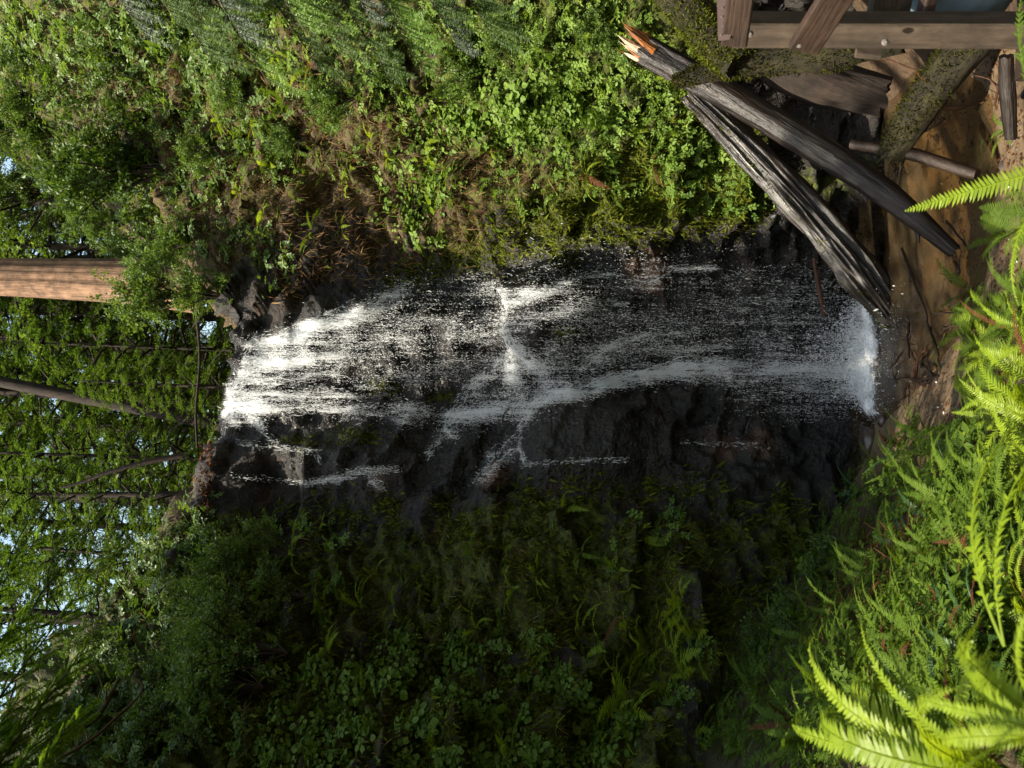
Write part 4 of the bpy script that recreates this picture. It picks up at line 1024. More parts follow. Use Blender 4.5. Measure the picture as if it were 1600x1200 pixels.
# bent bare branch leaning over the rim
pts = curve([at(285, 712, 17), at(230, 722, 16.8), at(170, 738, 16.6), at(130, 753, 16.5), at(95, 762, 16.4)], 14)
mb = MB(); mb.tube(pts, np.linspace(.055, .025, 14), 7, .1, 3)
obj('bare_branch', mb.mesh('bare_branch', MAT['stick'], True), None, (0, 0, 0), 'bent black bare branch rising from the rim above the falls', 'branch')
pts = curve([at(306, 480, 17), at(312, 560, 16.7), at(306, 640, 16.4), at(308, 700, 16.2)], 12)
mb = MB(); mb.tube(pts, np.linspace(.03, .022, 12), 6, .1, 4)
obj('fallen_branch', mb.mesh('fallen_branch', MAT['stick'], True), None, (0, 0, 0), 'thin dark branch lying level across the stream above the falls', 'branch')

fk = 'trees in the woods behind the falls'
for px, y, kind, s, rr in [(450, 27, 'hemlock', 1.0, .2), (560, 22.5, 'young', .95, .06), (640, 25, 'hemlock', .9, .2), (735, 23, 'young', 1.1, .08), (800, 29, 'fir', 1.0, .25), (560, 33, 'fir', 1.1, .3), (690, 36, 'fir', 1.15, .3), (500, 40, 'fir', 1.2, .3), (850, 33, 'hemlock', .8, .2), (930, 36, 'hemlock', .75, .2), (420, 34, 'hemlock', 1.1, .25), (760, 42, 'fir', 1.3, .3), (620, 44, 'hemlock', 1.4, .3), (690, 27, 'hemlock', .85, .18), (510, 24, 'young', 1.2, .08), (350, 40, 'fir', 1.2, .3), (200, 36, 'fir', 1.0, .3), (600, 28, 'young', 1.6, .1), (780, 34, 'hemlock', 1.0, .2), (620, 20.5, 'young', .6, .05), (1000, 30, 'hemlock', 1.0, .22)]:
    x = (600 - px) / FPX * y; z = terrain_z(x, y)
    tree('conifer_tree', x, y, kind, s, {'hemlock': 21, 'fir': 24, 'young': 8}[kind] * s, rr, (random.uniform(-.02, .02), 0), {'hemlock': 'dark drooping hemlock ', 'fir': 'tall dark fir ', 'young': 'young bushy conifer '}[kind] + ('in the woods behind the redwood trunk' if px < 500 else 'in the woods between redwood and leaning trunk' if px < 620 else 'in the woods around the bent bare branch' if px < 780 else 'in the woods by the sky gap'), fk)
for px, y, kind, s, lab in [(330, 22, 'lit', .9, 'sunlit leafy tree on the slope behind the redwood'), (200, 23, 'lit', 1.0, 'sunlit leafy tree on the slope behind the redwood'), (400, 24, 'broad', 1.0, 'shaded leafy tree close behind the redwood'), (790, 20.5, 'lit', .55, 'pale leafy young tree on the rim left of the bent branch'), (905, 26, 'broad', .75, 'leafy tree against the sky gap beyond the rim'), (60, 24, 'broad', 1.1, 'leafy tree at the head of the sunlit slope'), (1000, 22, 'broad', .9, 'leafy tree above the shaded slope'), (1100, 20, 'broad', .8, 'leafy tree above the shaded slope')]:
    x = (600 - px) / FPX * y
    tree('leafy_tree', x, y, kind, s, 11 * s, .12, (random.uniform(-.04, .04), 0), lab, 'leafy trees around the head of the falls')

# ------------------------------------------------------------------ conifer boughs that hang into the view
def bough(pts, seed, nsp, sl0, mat, L, W, hang=.5, flat=True):
    r = np.random.default_rng(seed); c = curve(pts, 14); st = MB(); st.tube(c, np.linspace(.022, .004, 14), 5, cap=False)
    P, D, Nn = [], [], []
    T = unit(np.gradient(c, axis=0))
    for j in range(nsp):
        u = .12 + .88 * (j + r.random()) / nsp; ii = np.linspace(0, 1, 14)
        b = np.array([np.interp(u, ii, c[:, q]) for q in range(3)]); t = np.array([np.interp(u, ii, T[:, q]) for q in range(3)])
        sg = 1 if j % 2 else -1; side = unit(np.cross(t, [0, 0, 1.0])) * sg
        d = unit(side * (1.0 if hang < .6 else r.uniform(.1, .7)) + t * .8 + np.array([0, 0, -hang * r.uniform(.3, 1.3)])); ln = sl0 * (1.1 - .7 * u) * r.uniform(.7, 1.2)
        tw = curve([b, b + d * ln * .5, b + d * ln - [0, 0, hang * .25 * ln]], 6); st.tube(tw, np.linspace(.004, .0015, 6), 3, cap=False)
        for s_ in range(1 + int(ln / .16)):
            a0 = r.uniform(.1, .9); bb = np.array([np.interp(a0, np.linspace(0, 1, 6), tw[:, q]) for q in range(3)]); d2 = unit(d + side * 0 + t * r.choice([-.8, .8]) + [0, 0, -hang * .5]); l2 = ln * .35
            if s_ == 0: bb, d2, l2 = b, d, ln
            k = int(l2 / .011) + 4; tt = np.linspace(.02, 1, k)
            pp = bb + d2 * (tt * l2)[:, None]; pp[:, 2] -= hang * .25 * l2 * tt ** 2
            sd = unit(np.cross(d2, [0, 0.2, 1.0] if hang < .6 else [-.4, -1.0, .3]))
            for sg2 in (-1, 1):
                P.append(pp); D.append(d2 * .55 + sd * sg2 + r.normal(0, .15, (k, 3))); Nn.append(np.tile([[0, 0, 1.0]] if hang < .6 else [[-.4, -1.0, .5]], (k, 1)) + r.normal(0, .25 if hang < .6 else .7, (k, 3)))
    P, D, Nn = map(np.concatenate, (P, D, Nn))
    lv = MB(); s = r.lognormal(0, .2, len(P)); lv.add(*scatter(NEEDLE, P, D, unit(Nn), L * s, W * s))
    return st.mesh('bough', MAT['stick']), lv.mesh('needles', MAT[mat])
def bough_tree(name, x, y, H, boughs, mats, label, sl0, L, W, hang, nsp):
    z = terrain_z(x, y); z = ground_z(x, y) if z < -5 else z
    root = obj(name, None, None, (x, y, z - .2), label, 'tree')
    obj('trunk', trunk_mesh('trunk', curve([(0, 0, 0), (.05, 0, H * .5), (0, .1, H)], 16), .24, .1, 14, .12, 'bark_dark', 3), root)
    base = np.array([x, y, z - .2])
    for i, (tip, depth) in enumerate(boughs):
        t = at(*tip, depth); b = np.array([x, y, t[2] + .35 * np.linalg.norm(t[:2] - [x, y])]); b[2] = min(b[2], base[2] + H - .5)
        mid = (b + t) / 2 + [0, 0, .25]
        st, nd = bough([b - base, mid - base, t - base], 100 + i * 7 + int(abs(x) * 10), nsp, sl0 * random.uniform(.7, 1.25), mats[i % len(mats)], L, W, hang)
        o = obj('bough', st, root); obj('needles', nd, o)
    return root
# short hill trees placed for shade; slim unseen ones added to shade logs
for x, y, kind, s in [(-7.4, 7.2, 'young', .75), (-7.0, 8.4, 'young', .75), (-6.6, 9.7, 'young', .62), (-6.3, 9.0, 'young', .72), (-6.0, 11.2, 'young', .45), (-9.0, 8.8, 'young', 1.0), (-4.75, 5.4, 'young', 1.4), (-5.3, 4.6, 'young', 1.42), (-5.1, 6.9, 'young', 1.35)]:
    slim = x > -5.6
    tr = tree('conifer_tree', x, y, kind, s, 8 * s, .1, (0, 0), 'slim young conifer added out of view on the bank to shade the logs' if slim else 'young conifer on the hill above the shaded wall', 'slim young conifers added on the bank for shade' if slim else 'young conifers on the hill above the shaded wall', z=ground_z(x, y) if slim else None)
    if slim: tr.scale = (.42, .34, 1.0)
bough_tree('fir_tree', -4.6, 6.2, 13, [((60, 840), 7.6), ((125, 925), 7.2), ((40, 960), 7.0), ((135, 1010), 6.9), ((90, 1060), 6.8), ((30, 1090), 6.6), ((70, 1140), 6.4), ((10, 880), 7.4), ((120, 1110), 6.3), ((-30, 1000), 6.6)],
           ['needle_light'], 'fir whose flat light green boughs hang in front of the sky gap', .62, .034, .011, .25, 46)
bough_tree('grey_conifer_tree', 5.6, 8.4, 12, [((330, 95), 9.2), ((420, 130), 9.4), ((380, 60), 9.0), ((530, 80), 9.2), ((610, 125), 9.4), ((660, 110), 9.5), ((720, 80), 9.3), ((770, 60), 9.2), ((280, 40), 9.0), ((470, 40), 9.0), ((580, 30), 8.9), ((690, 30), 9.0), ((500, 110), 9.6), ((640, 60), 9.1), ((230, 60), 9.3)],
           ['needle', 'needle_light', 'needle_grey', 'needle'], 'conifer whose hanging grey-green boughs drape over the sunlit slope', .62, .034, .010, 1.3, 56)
# ------------------------------------------------------------------ logs
def local_log(ctrl, n, r, k, flute, seed):
    """log mesh in its own frame (z along the log) so that the grain runs lengthwise"""
    P = np.array(ctrl, float); a, b = P[0], P[-1]; zax = unit(b - a); xax = unit(np.cross([0.2, 1, 0.1], zax)); yax = np.cross(zax, xax)
    Mx = np.stack([xax, yax, zax], 1)                     # local -> world
    loc = (P - a) @ Mx
    c = curve(loc, n); rad = np.interp(np.linspace(0, 1, n), np.linspace(0, 1, len(r)), r)
    mat = Matrix(Mx.tolist()).to_4x4(); mat.translation = Vector(a)
    return c, rad, mat
def make_log(name, ctrl, r, mat, label, flute=.12, n=70, k=40, seed=1, ends='rough'):
    c, rad, mw = local_log(ctrl, n, r, k, flute, seed)
    V, Q = tube(c, rad, k, flute, seed)
    V = V.reshape(n, k, 3)
    rr = np.random.default_rng(seed)
    for e, s in ((0, -1), (n - 1, 1)):                    # ragged ends
        V[e, :, 2] += s * np.abs(rr.normal(0, .22, k)) * rad[e]
    V = V.reshape(-1, 3)
    lump = fbm(V * np.array([5, 5, 2.0]), 3, seed + 9)[:, None]
    cen = np.repeat(c, k, 0); V = V + (V - cen) * .14 * lump
    mb = MB(); mb.add(V, Q, .5)
    for e in (0, n - 1):
        ring = V.reshape(n, k, 3)[e]; cc = ring.mean(0) - (c[1] - c[0]) * (1 if e else -1) * .6
        T = np.array([[i, (i + 1) % k, k] for i in range(k)]); mb.add(np.vstack([ring, cc[None]]), T if e else T[:, ::-1], .5)
    o = obj(name, mb.mesh(name, MAT[mat], True), None, (0, 0, 0), label, 'log'); o.matrix_world = mw
    return o, c, rad, mw
A0, A1 = at(1012, 80, 10.6), at(1490, 392, 9.95)
logA, cA, rA, mwA = make_log('broken_log', [A0, at(1110, 135, 10.5), at(1250, 215, 10.3), at(1380, 300, 10.1), A1], [.165, .165, .16, .145, .075], 'log_wet', 'long dark purplish log leaning into the pool with splintered orange end', .09, 80, 40, 4)
# the torn top end: spikes of orange and pale wood
def splinters(mat, n, L0, L1, seed, cen, rad, w):
    r = np.random.default_rng(seed); mb = MB()
    for i in range(n):
        a = r.uniform(0, 6.28); q = cen + np.array([math.cos(a), math.sin(a), 0]) * rad * r.uniform(.25, 1.0)
        ln = r.uniform(L0, L1); d = unit(np.array([r.normal(0, .10), r.normal(0, .10), -1.0]))
        ww = r.uniform(.5, 1.2) * w; x = np.array([math.cos(a + 1.57), math.sin(a + 1.57), 0]); y = np.array([math.cos(a), math.sin(a), 0])
        q0 = q - d * .12
        V = [q0 - x * ww - y * ww * .5, q0 + x * ww - y * ww * .5, q0 + x * ww + y * ww * .5, q0 - x * ww + y * ww * .5,
             q + d * ln * .6 - x * ww * .7, q + d * ln * .6 + x * ww * .7, q + d * ln * .55 + y * ww * .6, q + d * ln]
        mb.add(V, np.array([[0, 1, 5], [0, 5, 4], [1, 2, 6], [1, 6, 5], [2, 3, 6], [3, 0, 4], [3, 4, 6], [4, 5, 7], [5, 6, 7], [6, 4, 7]]), r.random())
    return mb
o = obj('splintered_end', splinters('heartwood', 34, .14, .42, 3, cA[0], rA[0] * .9, .032).mesh('splintered_end', MAT['heartwood']), logA, label='splintered orange heartwood'); o.parent = logA
obj('torn_sapwood', splinters('pale_wood', 9, .12, .36, 9, cA[0] + np.array([.03, .05, -.05]), rA[0] * .7, .045).mesh('torn_sapwood', MAT['pale_wood']), logA, label='pale torn sapwood')
# orange scar further down the log and a stub of a branch
k = 63
mb = MB()
for q in range(9):
    a = 2.2 + q * .10; rr = rA[k] * 1.04
    pts = [cA[k - 5 + j] + np.array([math.cos(a), math.sin(a), 0]) * rr for j in range(0, 9, 2)]
    mb.tube(np.array(pts), [.004, .012, .013, .011, .003], 5)
obj('scar', mb.mesh('scar', MAT['heartwood']), logA, label='orange stripped patch')
mb = MB(); mb.tube(np.array([cA[70], cA[70] + [.11, .02, .03], cA[70] + [.18, .03, .10]]), [.045, .03, .012], 7, .2)
obj('branch_stub', mb.mesh('branch_stub', MAT['log_wet'], True), logA)

B1 = at(1400, 505, 12.55)
logB, cB, rB, mwB = make_log('weathered_log', [at(1080, 145, 12.6), at(1160, 225, 12.7), at(1260, 330, 12.65), at(1340, 425, 12.6), B1], [.15, .19, .245, .25, .16], 'log_grey', 'wide grey weathered log with deep lengthwise grooves, foot in the foam', .30, 90, 96, 11)
logC, *_ = make_log('weathered_pole', [at(1210, 270, 13.1), at(1260, 325, 13.0), at(1330, 420, 12.85)], [.05, .06, .05], 'log_grey', 'slim grey pole lying along the far side of the grooved log', .15, 40, 14, 13)
logD, *_ = make_log('mossy_log', [at(1010, -60, 9.6), at(1085, 20, 9.5), at(1120, 62, 9.45), at(1150, 95, 9.4)], [.22, .22, .22, .19], 'log_mossy', 'fat bright-mossed log sloping down behind the railing top', .05, 60, 48, 17)
logE, *_ = make_log('mossy_log', [at(1058, 128, 9.9), at(1120, 108, 9.7), at(1200, 92, 9.5), at(1300, 82, 9.3), at(1400, 60, 9.1)], [.07, .13, .16, .17, .16], 'log_mossy', 'dark mossy log with a thin pointed end crossing over the broken log', .07, 60, 48, 19)
logF, *_ = make_log('rotten_log', [at(1540, 40, 8.6), at(1480, 110, 9.0), at(1430, 180, 9.4), at(1395, 240, 9.7)], [.19, .19, .18, .14], 'log_mossy', 'short mossy fallen log on the mud below the railing', .06, 56, 48, 23)
logG, *_ = make_log('dark_pole', [at(1330, 225, 9.9), at(1420, 240, 9.6), at(1525, 272, 9.2)], [.055, .065, .06], 'stick', 'smooth black wet pole half sunk across the muddy shore', .08, 36, 14, 29)
make_log('rotten_log', [at(1150, 60, 10.6), at(1260, 120, 10.4), at(1380, 150, 10.2)], [.2, .24, .2], 'bark_dark', 'black rotten log in the hollow under the dark mossy log', .16, 40, 28, 31)
make_log('weathered_pole', [at(1572, 90, 7.6), at(1575, 150, 7.8), at(1580, 215, 8.0)], [.06, .065, .05], 'log_grey', 'grey debarked pole lying on the mud beside the railing foot', .12, 30, 14, 37)
make_log('submerged_log', [at(1272, 405, 13.4), at(1278, 440, 13.38), at(1288, 492, 13.35)], [.03, .035, .03], 'stick_red', 'thin red-brown stick caught upright behind the falling water', .1, 24, 10, 41)

def moss_on(o, mw, n, side=(0, 0, 1.0), thr=.1, L=.035, mat='moss'):
    """short moss blades on the upper side of a log"""
    me = o.data; nv = len(me.vertices); V = np.zeros(nv * 3, np.float32); Nn = np.zeros(nv * 3, np.float32)
    me.vertices.foreach_get('co', V); me.vertices.foreach_get('normal', Nn); V = V.reshape(-1, 3); Nn = Nn.reshape(-1, 3)
    Rm = np.array(mw.to_3x3()); up = Nn @ Rm.T @ np.asarray(side)
    pat = fbm(V * np.array([6, 6, 3.0]), 3, 5)
    ok = np.where((up + .9 * pat) > thr)[0]
    c = rng.choice(ok, n); P = V[c] + rng.normal(0, .012, (n, 3)); nn_ = Nn[c]
    d = nn_ * .8 + rng.normal(0, .6, (n, 3)); s = rng.lognormal(0, .3, n)
    mb = MB(); mb.add(*scatter(BLADE, P, d, unit(rng.normal(0, 1, (n, 3)) + nn_), L * s, L * .3 * s))
    m = obj('moss', mb.mesh('moss', MAT[mat]), o, kind='stuff'); return m
moss_on(logD, logD.matrix_world, 5200, (-.3, -.3, 1.0), -.2)
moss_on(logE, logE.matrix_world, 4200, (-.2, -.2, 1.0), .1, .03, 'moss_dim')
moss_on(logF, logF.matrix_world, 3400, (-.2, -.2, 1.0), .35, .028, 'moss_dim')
moss_on(logB, mwB, 900, (-.2, -.2, 1.0), 1.0)
# ------------------------------------------------------------------ sticks and debris
def stick(ctrl, r, mat, label, group=None, twigs=0, seed=0):
    rr = np.random.default_rng(seed); c = curve(ctrl, 12); c = c + rr.normal(0, .006, c.shape)
    mb = MB(); mb.tube(c, np.linspace(r, r * .45, 12), 6, .15, seed)
    for i in range(twigs):
        b = c[rr.integers(2, 10)]; d = unit(rr.normal(0, 1, 3) * [1, 1, .5] + [0, 0, .25]); ln = rr.uniform(.12, .34)
        mb.tube(curve([b, b + d * ln * .5 + rr.normal(0, .02, 3), b + d * ln], 5), np.linspace(r * .5, r * .2, 5), 4, cap=False)
    return obj('stick', mb.mesh('stick', MAT[mat], True), None, (0, 0, 0), label, 'stick', group)
def lie(px, py, up=.02):
    q, n = cast(px, py); q = q.copy(); q[2] = max(q[2], 0) + up; return q
def lift(px, py, z):
    d = ray(px, py); t = (z - CAM[2]) / d[2]; return CAM + d * t
stick([lift(1408, 390, .02), lift(1432, 450, .04), lift(1447, 490, .06), lift(1452, 515, .07), lift(1468, 560, .12)], .022, 'stick', 'long thin twig slanting across the brown shallows', None, 2, 1)
stick([lift(1452, 512, .05), lift(1462, 545, .09), lift(1472, 590, .12)], .03, 'branch_mossy', 'thick pale-barked stick end at the edge of the fern bank', None, 2, 2)
pile = [((1392, 575), (1412, 545), (1425, 520)), ((1400, 592), (1440, 592), (1465, 588)), ((1425, 590), (1438, 560), (1450, 540)), ((1415, 600), (1412, 625), (1403, 635)), ((1418, 640), (1420, 615), (1418, 600)),
        ((1440, 570), (1455, 585), (1465, 590)), ((1422, 545), (1432, 575), (1428, 610)), ((1420, 505), (1418, 530), (1421, 560)), ((1430, 600), (1447, 598), (1458, 592)), ((1405, 570), (1398, 590), (1402, 600))]
for i, pp in enumerate(pile):
    stick([lift(p[0], p[1], .03 + .05 * j + .02 * (i % 3)) for j, p in enumerate(pp)], .016 + .006 * (i % 3), 'stick_red' if i % 4 == 2 else 'stick',
          'red-brown broken stick in the driftwood tangle at pool edge' if i % 4 == 2 else 'dark wet stick in the driftwood tangle at pool edge', 'driftwood sticks at the pool edge', 3, 20 + i)
for i, pp in enumerate([((1460, 490), (1490, 488), (1520, 488)), ((1466, 528), (1500, 527), (1530, 530)), ((1512, 500), (1513, 530), (1510, 560)), ((1470, 520), (1492, 508), (1518, 522)), ((1540, 500), (1535, 540), (1530, 560)), ((1490, 410), (1500, 425), (1485, 440)), ((1480, 345), (1505, 380), (1525, 390))]):
    stick([lift(p[0], p[1], .05 + .02 * (j == 1)) for j, p in enumerate(pp)], .014 + .004 * (i % 2), 'stick', 'thin dark twig lying on the wet sand beyond the ferns', 'twigs on the wet sand', 2, 50 + i)
for i, pp in enumerate([((1470, 180), (1468, 215), (1462, 235)), ((1478, 190), (1490, 205), (1512, 188)), ((1466, 150), (1462, 180), (1458, 215)), ((1566, 95), (1568, 130), (1560, 165)), ((1572, 130), (1574, 160), (1570, 190)), ((1440, 255), (1450, 275), (1415, 302)), ((1500, 170), (1530, 165), (1545, 160)), ((1465, 240), (1460, 270), (1462, 290))]):
    stick([lie(p[0], p[1], .04) for p in pp], .016 + .006 * (i % 2), 'stick_red' if i % 3 == 0 else 'stick', 'reddish twig on the bare mud below the railing' if i % 3 == 0 else 'dark twig on the bare mud below the railing', 'twigs on the mud below the railing', 2, 70 + i)
stick([at(1380, 92, 8.9), at(1420, 105, 8.9), at(1450, 128, 9.0)], .010, 'stick_red', 'thin curved reddish stem arching over the dark hollow', None, 0, 90)
stick([at(85, 1190, 9), at(150, 1150, 9.4), at(220, 1085, 10.2), at(216, 1062, 10.3)], .02, 'stick_red', 'long bare brown branch slanting across the high shaded slope', None, 1, 91)
stick([at(60, 1170, 9.4), at(130, 1135, 9.8), at(160, 1110, 10.2), at(185, 1060, 10.6)], .05, 'branch_mossy', 'mossy branch curving over the high shaded slope', None, 2, 92)
stick([at(95, 1130, 9.3), at(145, 1105, 9.6), at(158, 1070, 9.8), at(145, 1040, 9.9)], .016, 'branch_mossy', 'thin mossy hooked branch on the high shaded slope', None, 1, 93)

# dark stones in the pool and beside the fall
def stone(q, s, seed, label):
    r = np.random.default_rng(seed); u = np.linspace(0, math.pi, 9); v = np.linspace(0, 2 * math.pi, 15)[:-1]
    P = np.array([[math.sin(a) * math.cos(b), math.sin(a) * math.sin(b), math.cos(a)] for a in u for b in v])
    P *= (1 + .35 * fbm(P * 1.3 + seed, 3, seed))[:, None] * np.asarray(s)
    Q = np.array([[i * 14 + j, (i + 1) * 14 + j, (i + 1) * 14 + (j + 1) % 14, i * 14 + (j + 1) % 14] for i in range(8) for j in range(14)])
    return obj('stone', mesh('stone', P, Q, MAT['stone'], None, True), None, q, label, 'stone')
m_ = N('wet_stone'); n_ = m_.noise(m_.coord(), 8, 5)
MAT['stone'] = m_.done(m_.pbr(m_.ramp(n_, [(.3, (.012, .011, .010)), (.7, (.07, .05, .036))]), .3, m_.bump(n_, .6, .03), .5))
stone(lift(1345, 505, .08), (.13, .12, .12), 3, 'round dark stone standing in the white foam')
stone(lift(1378, 658, .03), (.10, .08, .06), 5, 'small black stone at the left end of the foam')
stone(lift(1360, 690, .05), (.22, .2, .16), 7, 'wet black stone against the foot of the dark wall')
stone(lift(1310, 300, .1), (.2, .16, .14), 8, 'wet brown stone under the two leaning logs')

# pebbles and litter on the wet sand
def shore_points(n, poly):
    P = np.array(poly); lo, hi = P.min(0), P.max(0); out = []
    while len(out) < n:
        p = rng.uniform(lo, hi)
        if in_poly(p, poly):
            q, nn_ = cast(*p)
            if q is not None and q[1] < 12 and q[2] < 1.2: out.append(q)
            else: out.append(None)
    return np.array([q for q in out if q is not None])
sp_ = [(1400, 560), (1470, 80), (1600, 70), (1600, 640), (1440, 660)]
P = shore_points(900, sp_); k = len(P); s_ = rng.lognormal(-.2, .6, k); D = rng.normal(0, 1, (k, 3)) * [1, 1, .3]
mb = MB()
OCT = (np.array([[-.5, 0, 0], [.45, .1, 0], [0, .5, .05], [.05, -.5, 0], [0, 0, .42], [.28, .3, .25], [-.3, .28, .2], [-.28, -.3, .22], [.3, -.28, .2]]),
       np.array([[4, 5, 6], [4, 6, 7], [4, 7, 8], [4, 8, 5], [5, 1, 2], [5, 2, 6], [6, 2, 0], [6, 0, 7], [7, 0, 3], [7, 3, 8], [8, 3, 1], [8, 1, 5]]))
mb.add(*scatter(OCT, P, D, np.tile([[0, 0, 1.0]], (k, 1)), .035 * s_, .030 * s_))
obj('pebbles', mb.mesh('pebbles', MAT['stone']), None, (0, 0, 0), 'small dark pebbles scattered over the wet sandy shore', 'pebbles', None, 'stuff')
P = shore_points(1500, sp_); k = len(P); P[:, 2] += .012
mb = MB(); mb.add(*scatter(KITE, P, rng.normal(0, 1, (k, 3)) * [1, 1, .15], unit(rng.normal(0, .25, (k, 3)) + [0, 0, 1.0]), .055 * rng.lognormal(0, .35, k), .022))
obj('leaf_litter', mb.mesh('leaf_litter', MAT['fern_dead']), None, (0, 0, 0), 'small brown leaves and twigs littering the sandy shore', 'leaf litter', None, 'stuff')

# ------------------------------------------------------------------ railing of the viewing deck
PB = at(1360, 42, 3.3)                       # the corner post's near edge
ez = np.array([0, 0, 1.0]); dirL = unit(np.array([-.62, .78, 0])); dirR = unit(np.array([.78, .62, 0]))
rail = obj('railing', None, None, (PB[0], PB[1], 2.3), 'weathered timber railing corner with bolted rails beside the pool', 'railing')
RB = np.array([PB[0], PB[1], 2.3])
def part(name, mb, mat, parent=rail, label=None, grain=None):
    me = mb.mesh(name, MAT[mat]); return obj(name, me, parent, (0, 0, 0), label)
def plank(name, a, b, w, t, wdir, mat, label=None, bev=.006, parent=rail):
    """a timber from a to b (world), width along wdir, thickness across, in its own grain frame"""
    a, b = np.asarray(a, float), np.asarray(b, float); z = unit(b - a); x = unit(np.asarray(wdir, float) - np.dot(wdir, z) * z); y = np.cross(z, x)
    L = np.linalg.norm(b - a); mb = MB(); hx, hy = w / 2, t / 2; e = bev
    prof = [(-hx + e, -hy), (hx - e, -hy), (hx, -hy + e), (hx, hy - e), (hx - e, hy), (-hx + e, hy), (-hx, hy - e), (-hx, -hy + e)]
    V = [(px, py, zz) for zz in (0, L) for px, py in prof]
    Q = [[i, (i + 1) % 8, 8 + (i + 1) % 8, 8 + i] for i in range(8)]
    mb.add(V, Q, .5)
    for s, o_ in ((0, 1), (8, -1)):
        c = len(V); ring = [V[s + i] for i in range(8)]; cc = np.mean(ring, 0)
        T = np.array([[(i + 1) % 8, i, 8] for i in range(8)]); mb.add(np.vstack([ring, cc]), T if s == 0 else T[:, ::-1], .5)
    o = obj(name, mb.mesh(name, MAT[mat]), parent, (0, 0, 0), label)
    mw = Matrix(np.stack([x, y, z], 1).tolist()).to_4x4(); mw.translation = Vector(a - (RB if parent is rail else 0)); o.matrix_basis = mw
    return o
def bolt(q, n, r=.008, name='bolt'):
    n = unit(np.asarray(n, float)); mb = MB(); q = np.asarray(q) - RB
    mb.tube(np.array([q - n * .004, q + n * .003, q + n * .0031, q + n * .010]), [r * 1.6, r * 1.6, r, r * .8], 8)
    return obj(name, mb.mesh(name, MAT['steel'], True), rail)
top = at(1150, 36, 3.3); bot = at(1600, 40, 3.3)
ctr = np.array([PB[0], PB[1], 0]) - 0 * dirL
pc = lambda z: np.array([PB[0] + .045 * 1.41 * .2, PB[1] + .06, z])
ztop, zbot = top[2], 2.2
plank('post', pc(zbot), pc(ztop), .098, .098, dirR, 'timber', 'pale brown square timber post')
# rails run from the post back along the deck towards the right of the photographer
def rail_to(px0, py0, px1, py1, y0, y1): return at(px0, py0, y0), at(px1, py1, y1)
a, b = at(1148, 66, 3.19), at(1180, -190, 2.65); b = a + (b - a) * 2.1; endp = b; plank('top_rail', a, b, .09, .045, [0.3, -.2, 1], 'timber_dark', 'dark stained top rail')
a, b = at(1256, 74, 3.16), at(1400, -150, 2.55); b = a + (b - a) * 1.9; plank('rail', a, b, .105, .038, [0.1, 0.1, 1], 'timber_dark', 'dark stained side rail bolted to the post')
a, b = at(1385, 35, 3.42), at(1415, -120, 3.45); plank('brace', a, b, .16, .04, [0, -.3, 1], 'timber', 'pale board behind the post')
a, b = at(1440, 40, 3.40), at(1480, -120, 3.3); plank('brace', a, b, .05, .05, [0, -.3, 1], 'timber_dark', 'dark batten under the pale board')
plank('post', [endp[0] + .03, endp[1] + .09, 2.2], [endp[0] + .03, endp[1] + .09, endp[2] + .06], .098, .098, dirR, 'timber', 'square timber post at the far end of the rails')
a, b = at(1338, 76, 3.4), at(1376, 80, 3.4); plank('block', a, b, .03, .06, [0, 1, 0], 'timber', 'small pale wood block')
fn = unit(CAM - PB)
for px, py, y in [(1249, 69, 3.13), (1303, 12, 2.99), (1383, 66, 3.27), (1172, 53, 3.24)]: bolt(at(px, py, y), fn)
# nailed metal plate on the top corner
a0, a1, a2, a3 = at(1120, -8, 3.12), at(1160, -8, 3.10), at(1140, 62, 3.14), at(1122, 64, 3.15)
mb = MB(); th = -fn * .004
V = [q - RB for q in (a0, a1, a2, a3)] + [q - RB + th for q in (a0, a1, a2, a3)]
mb.add(V, [[0, 1, 2, 3], [7, 6, 5, 4], [0, 4, 5, 1], [1, 5, 6, 2], [2, 6, 7, 3], [3, 7, 4, 0]], .5)
plate = obj('nail_plate', mb.mesh('nail_plate', MAT['steel_dark']), rail, label='dark perforated metal plate')
for i in range(9):
    u, v = .25 + .25 * (i % 2) + .1 * (i % 3 == 0), .08 + .1 * i
    q = (a0 * (1 - u) + a1 * u) * (1 - v) + (a3 * (1 - u) + a2 * u) * v + fn * .003 - RB
    mb = MB(); mb.tube(np.array([q, q + fn * .003]), [.0035, .002], 6); obj('nail', mb.mesh('nail', MAT['steel'], True), plate)

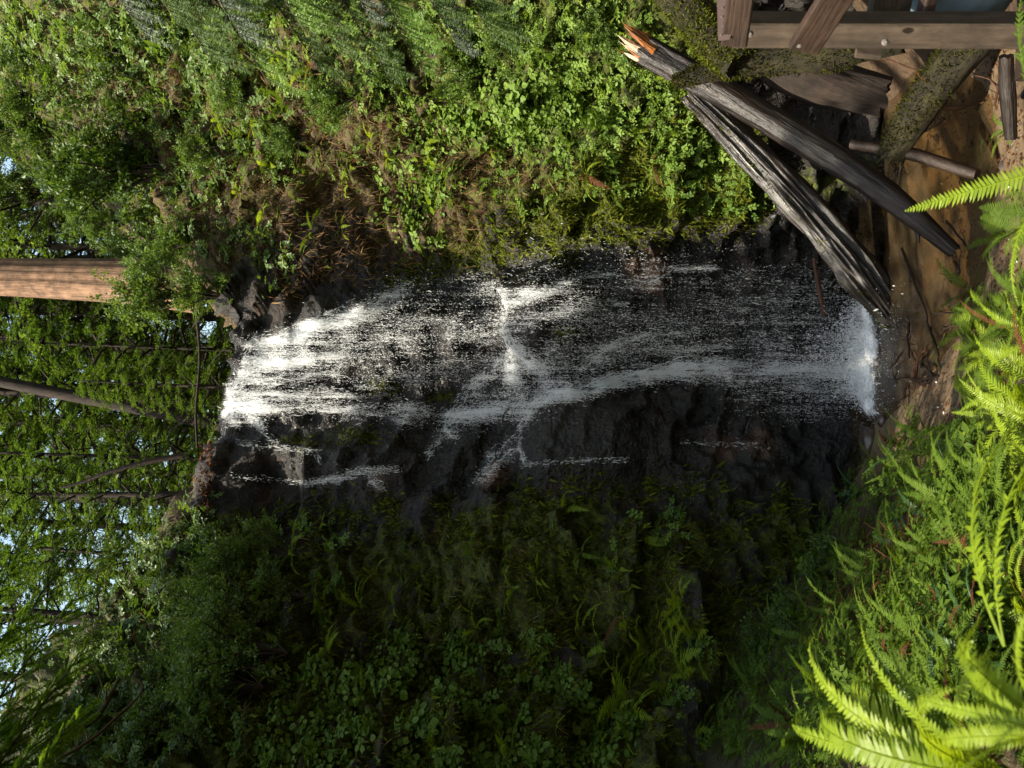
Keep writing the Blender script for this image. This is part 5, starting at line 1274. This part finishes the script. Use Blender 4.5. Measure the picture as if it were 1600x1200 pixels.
deck = obj('viewing_deck', None, None, (0, 0, 0), 'low timber viewing deck behind the railing corner', 'deck')
for i in range(24):
    y = 3.62 - i * .148
    plank('deck_board', [PB[0] - .06 + .01 * (i % 3), y, 2.475], [PB[0] + 2.5, y, 2.475], .14, .04, [0, 1, 0], 'timber_dark', None, .006, deck)
for i, (x_, y_) in enumerate([(PB[0] + .35, 3.3), (PB[0] + 2.2, 3.3), (PB[0] + .35, .6), (PB[0] + 2.2, .6)]):
    plank('leg', [x_, y_, ground_z(x_, y_) - .3], [x_, y_, 2.45], .12, .12, [1, 0, 0], 'timber', None, .006, deck)
# crumpled slate-blue cloth bag standing on the deck behind the post
def bag():
    n, k = 26, 36; c0 = at(1500, -34, 3.55); V = []
    for i in range(n):
        t = i / (n - 1); zz = (t - .5) * .42
        rx = .21 * (1 - .9 * abs(2 * t - 1) ** 3.2) + .01; ry = .15 * (1 - .9 * abs(2 * t - 1) ** 3) + .01
        for j in range(k):
            a = 2 * math.pi * j / k; V.append((rx * math.cos(a), ry * math.sin(a), zz))
    V = np.array(V); f = fbm(V * np.array([7, 7, 5.0]), 3, 71); g = np.abs(fbm(V * np.array([10, 10, 6.0]) + 4, 3, 72))
    V[:, :2] *= (1 + .22 * f - .18 * g)[:, None]; V[:, 2] += .03 * f
    Q = [[i * k + j, i * k + (j + 1) % k, (i + 1) * k + (j + 1) % k, (i + 1) * k + j] for i in range(n - 1) for j in range(k)]
    m = N('slate_cloth'); nn_ = m.noise(m.coord(), 180, 2); n3 = m.noise(m.coord(), 5, 3)
    m2 = m.done(m.pbr(m.ramp(n3, [(.3, (.060, .085, .105)), (.7, (.11, .145, .17))]), .8, m.bump(nn_, .25, .004), .2))
    o = obj('cloth_bag', None, None, c0 + [0, 0, 0], 'crumpled slate-blue cloth bag behind the railing post', 'bag', None, None, (0, 0, .4))
    obj('body', mesh('body', V, np.array(Q), m2, None, True), o)
    mb = MB(); mb.tube(curve([(-.10, 0, .19), (-.06, .02, .27), (.06, .02, .27), (.10, 0, .19)], 12), .012, 6); obj('handle', mb.mesh('handle', m2, True), o)
bag()
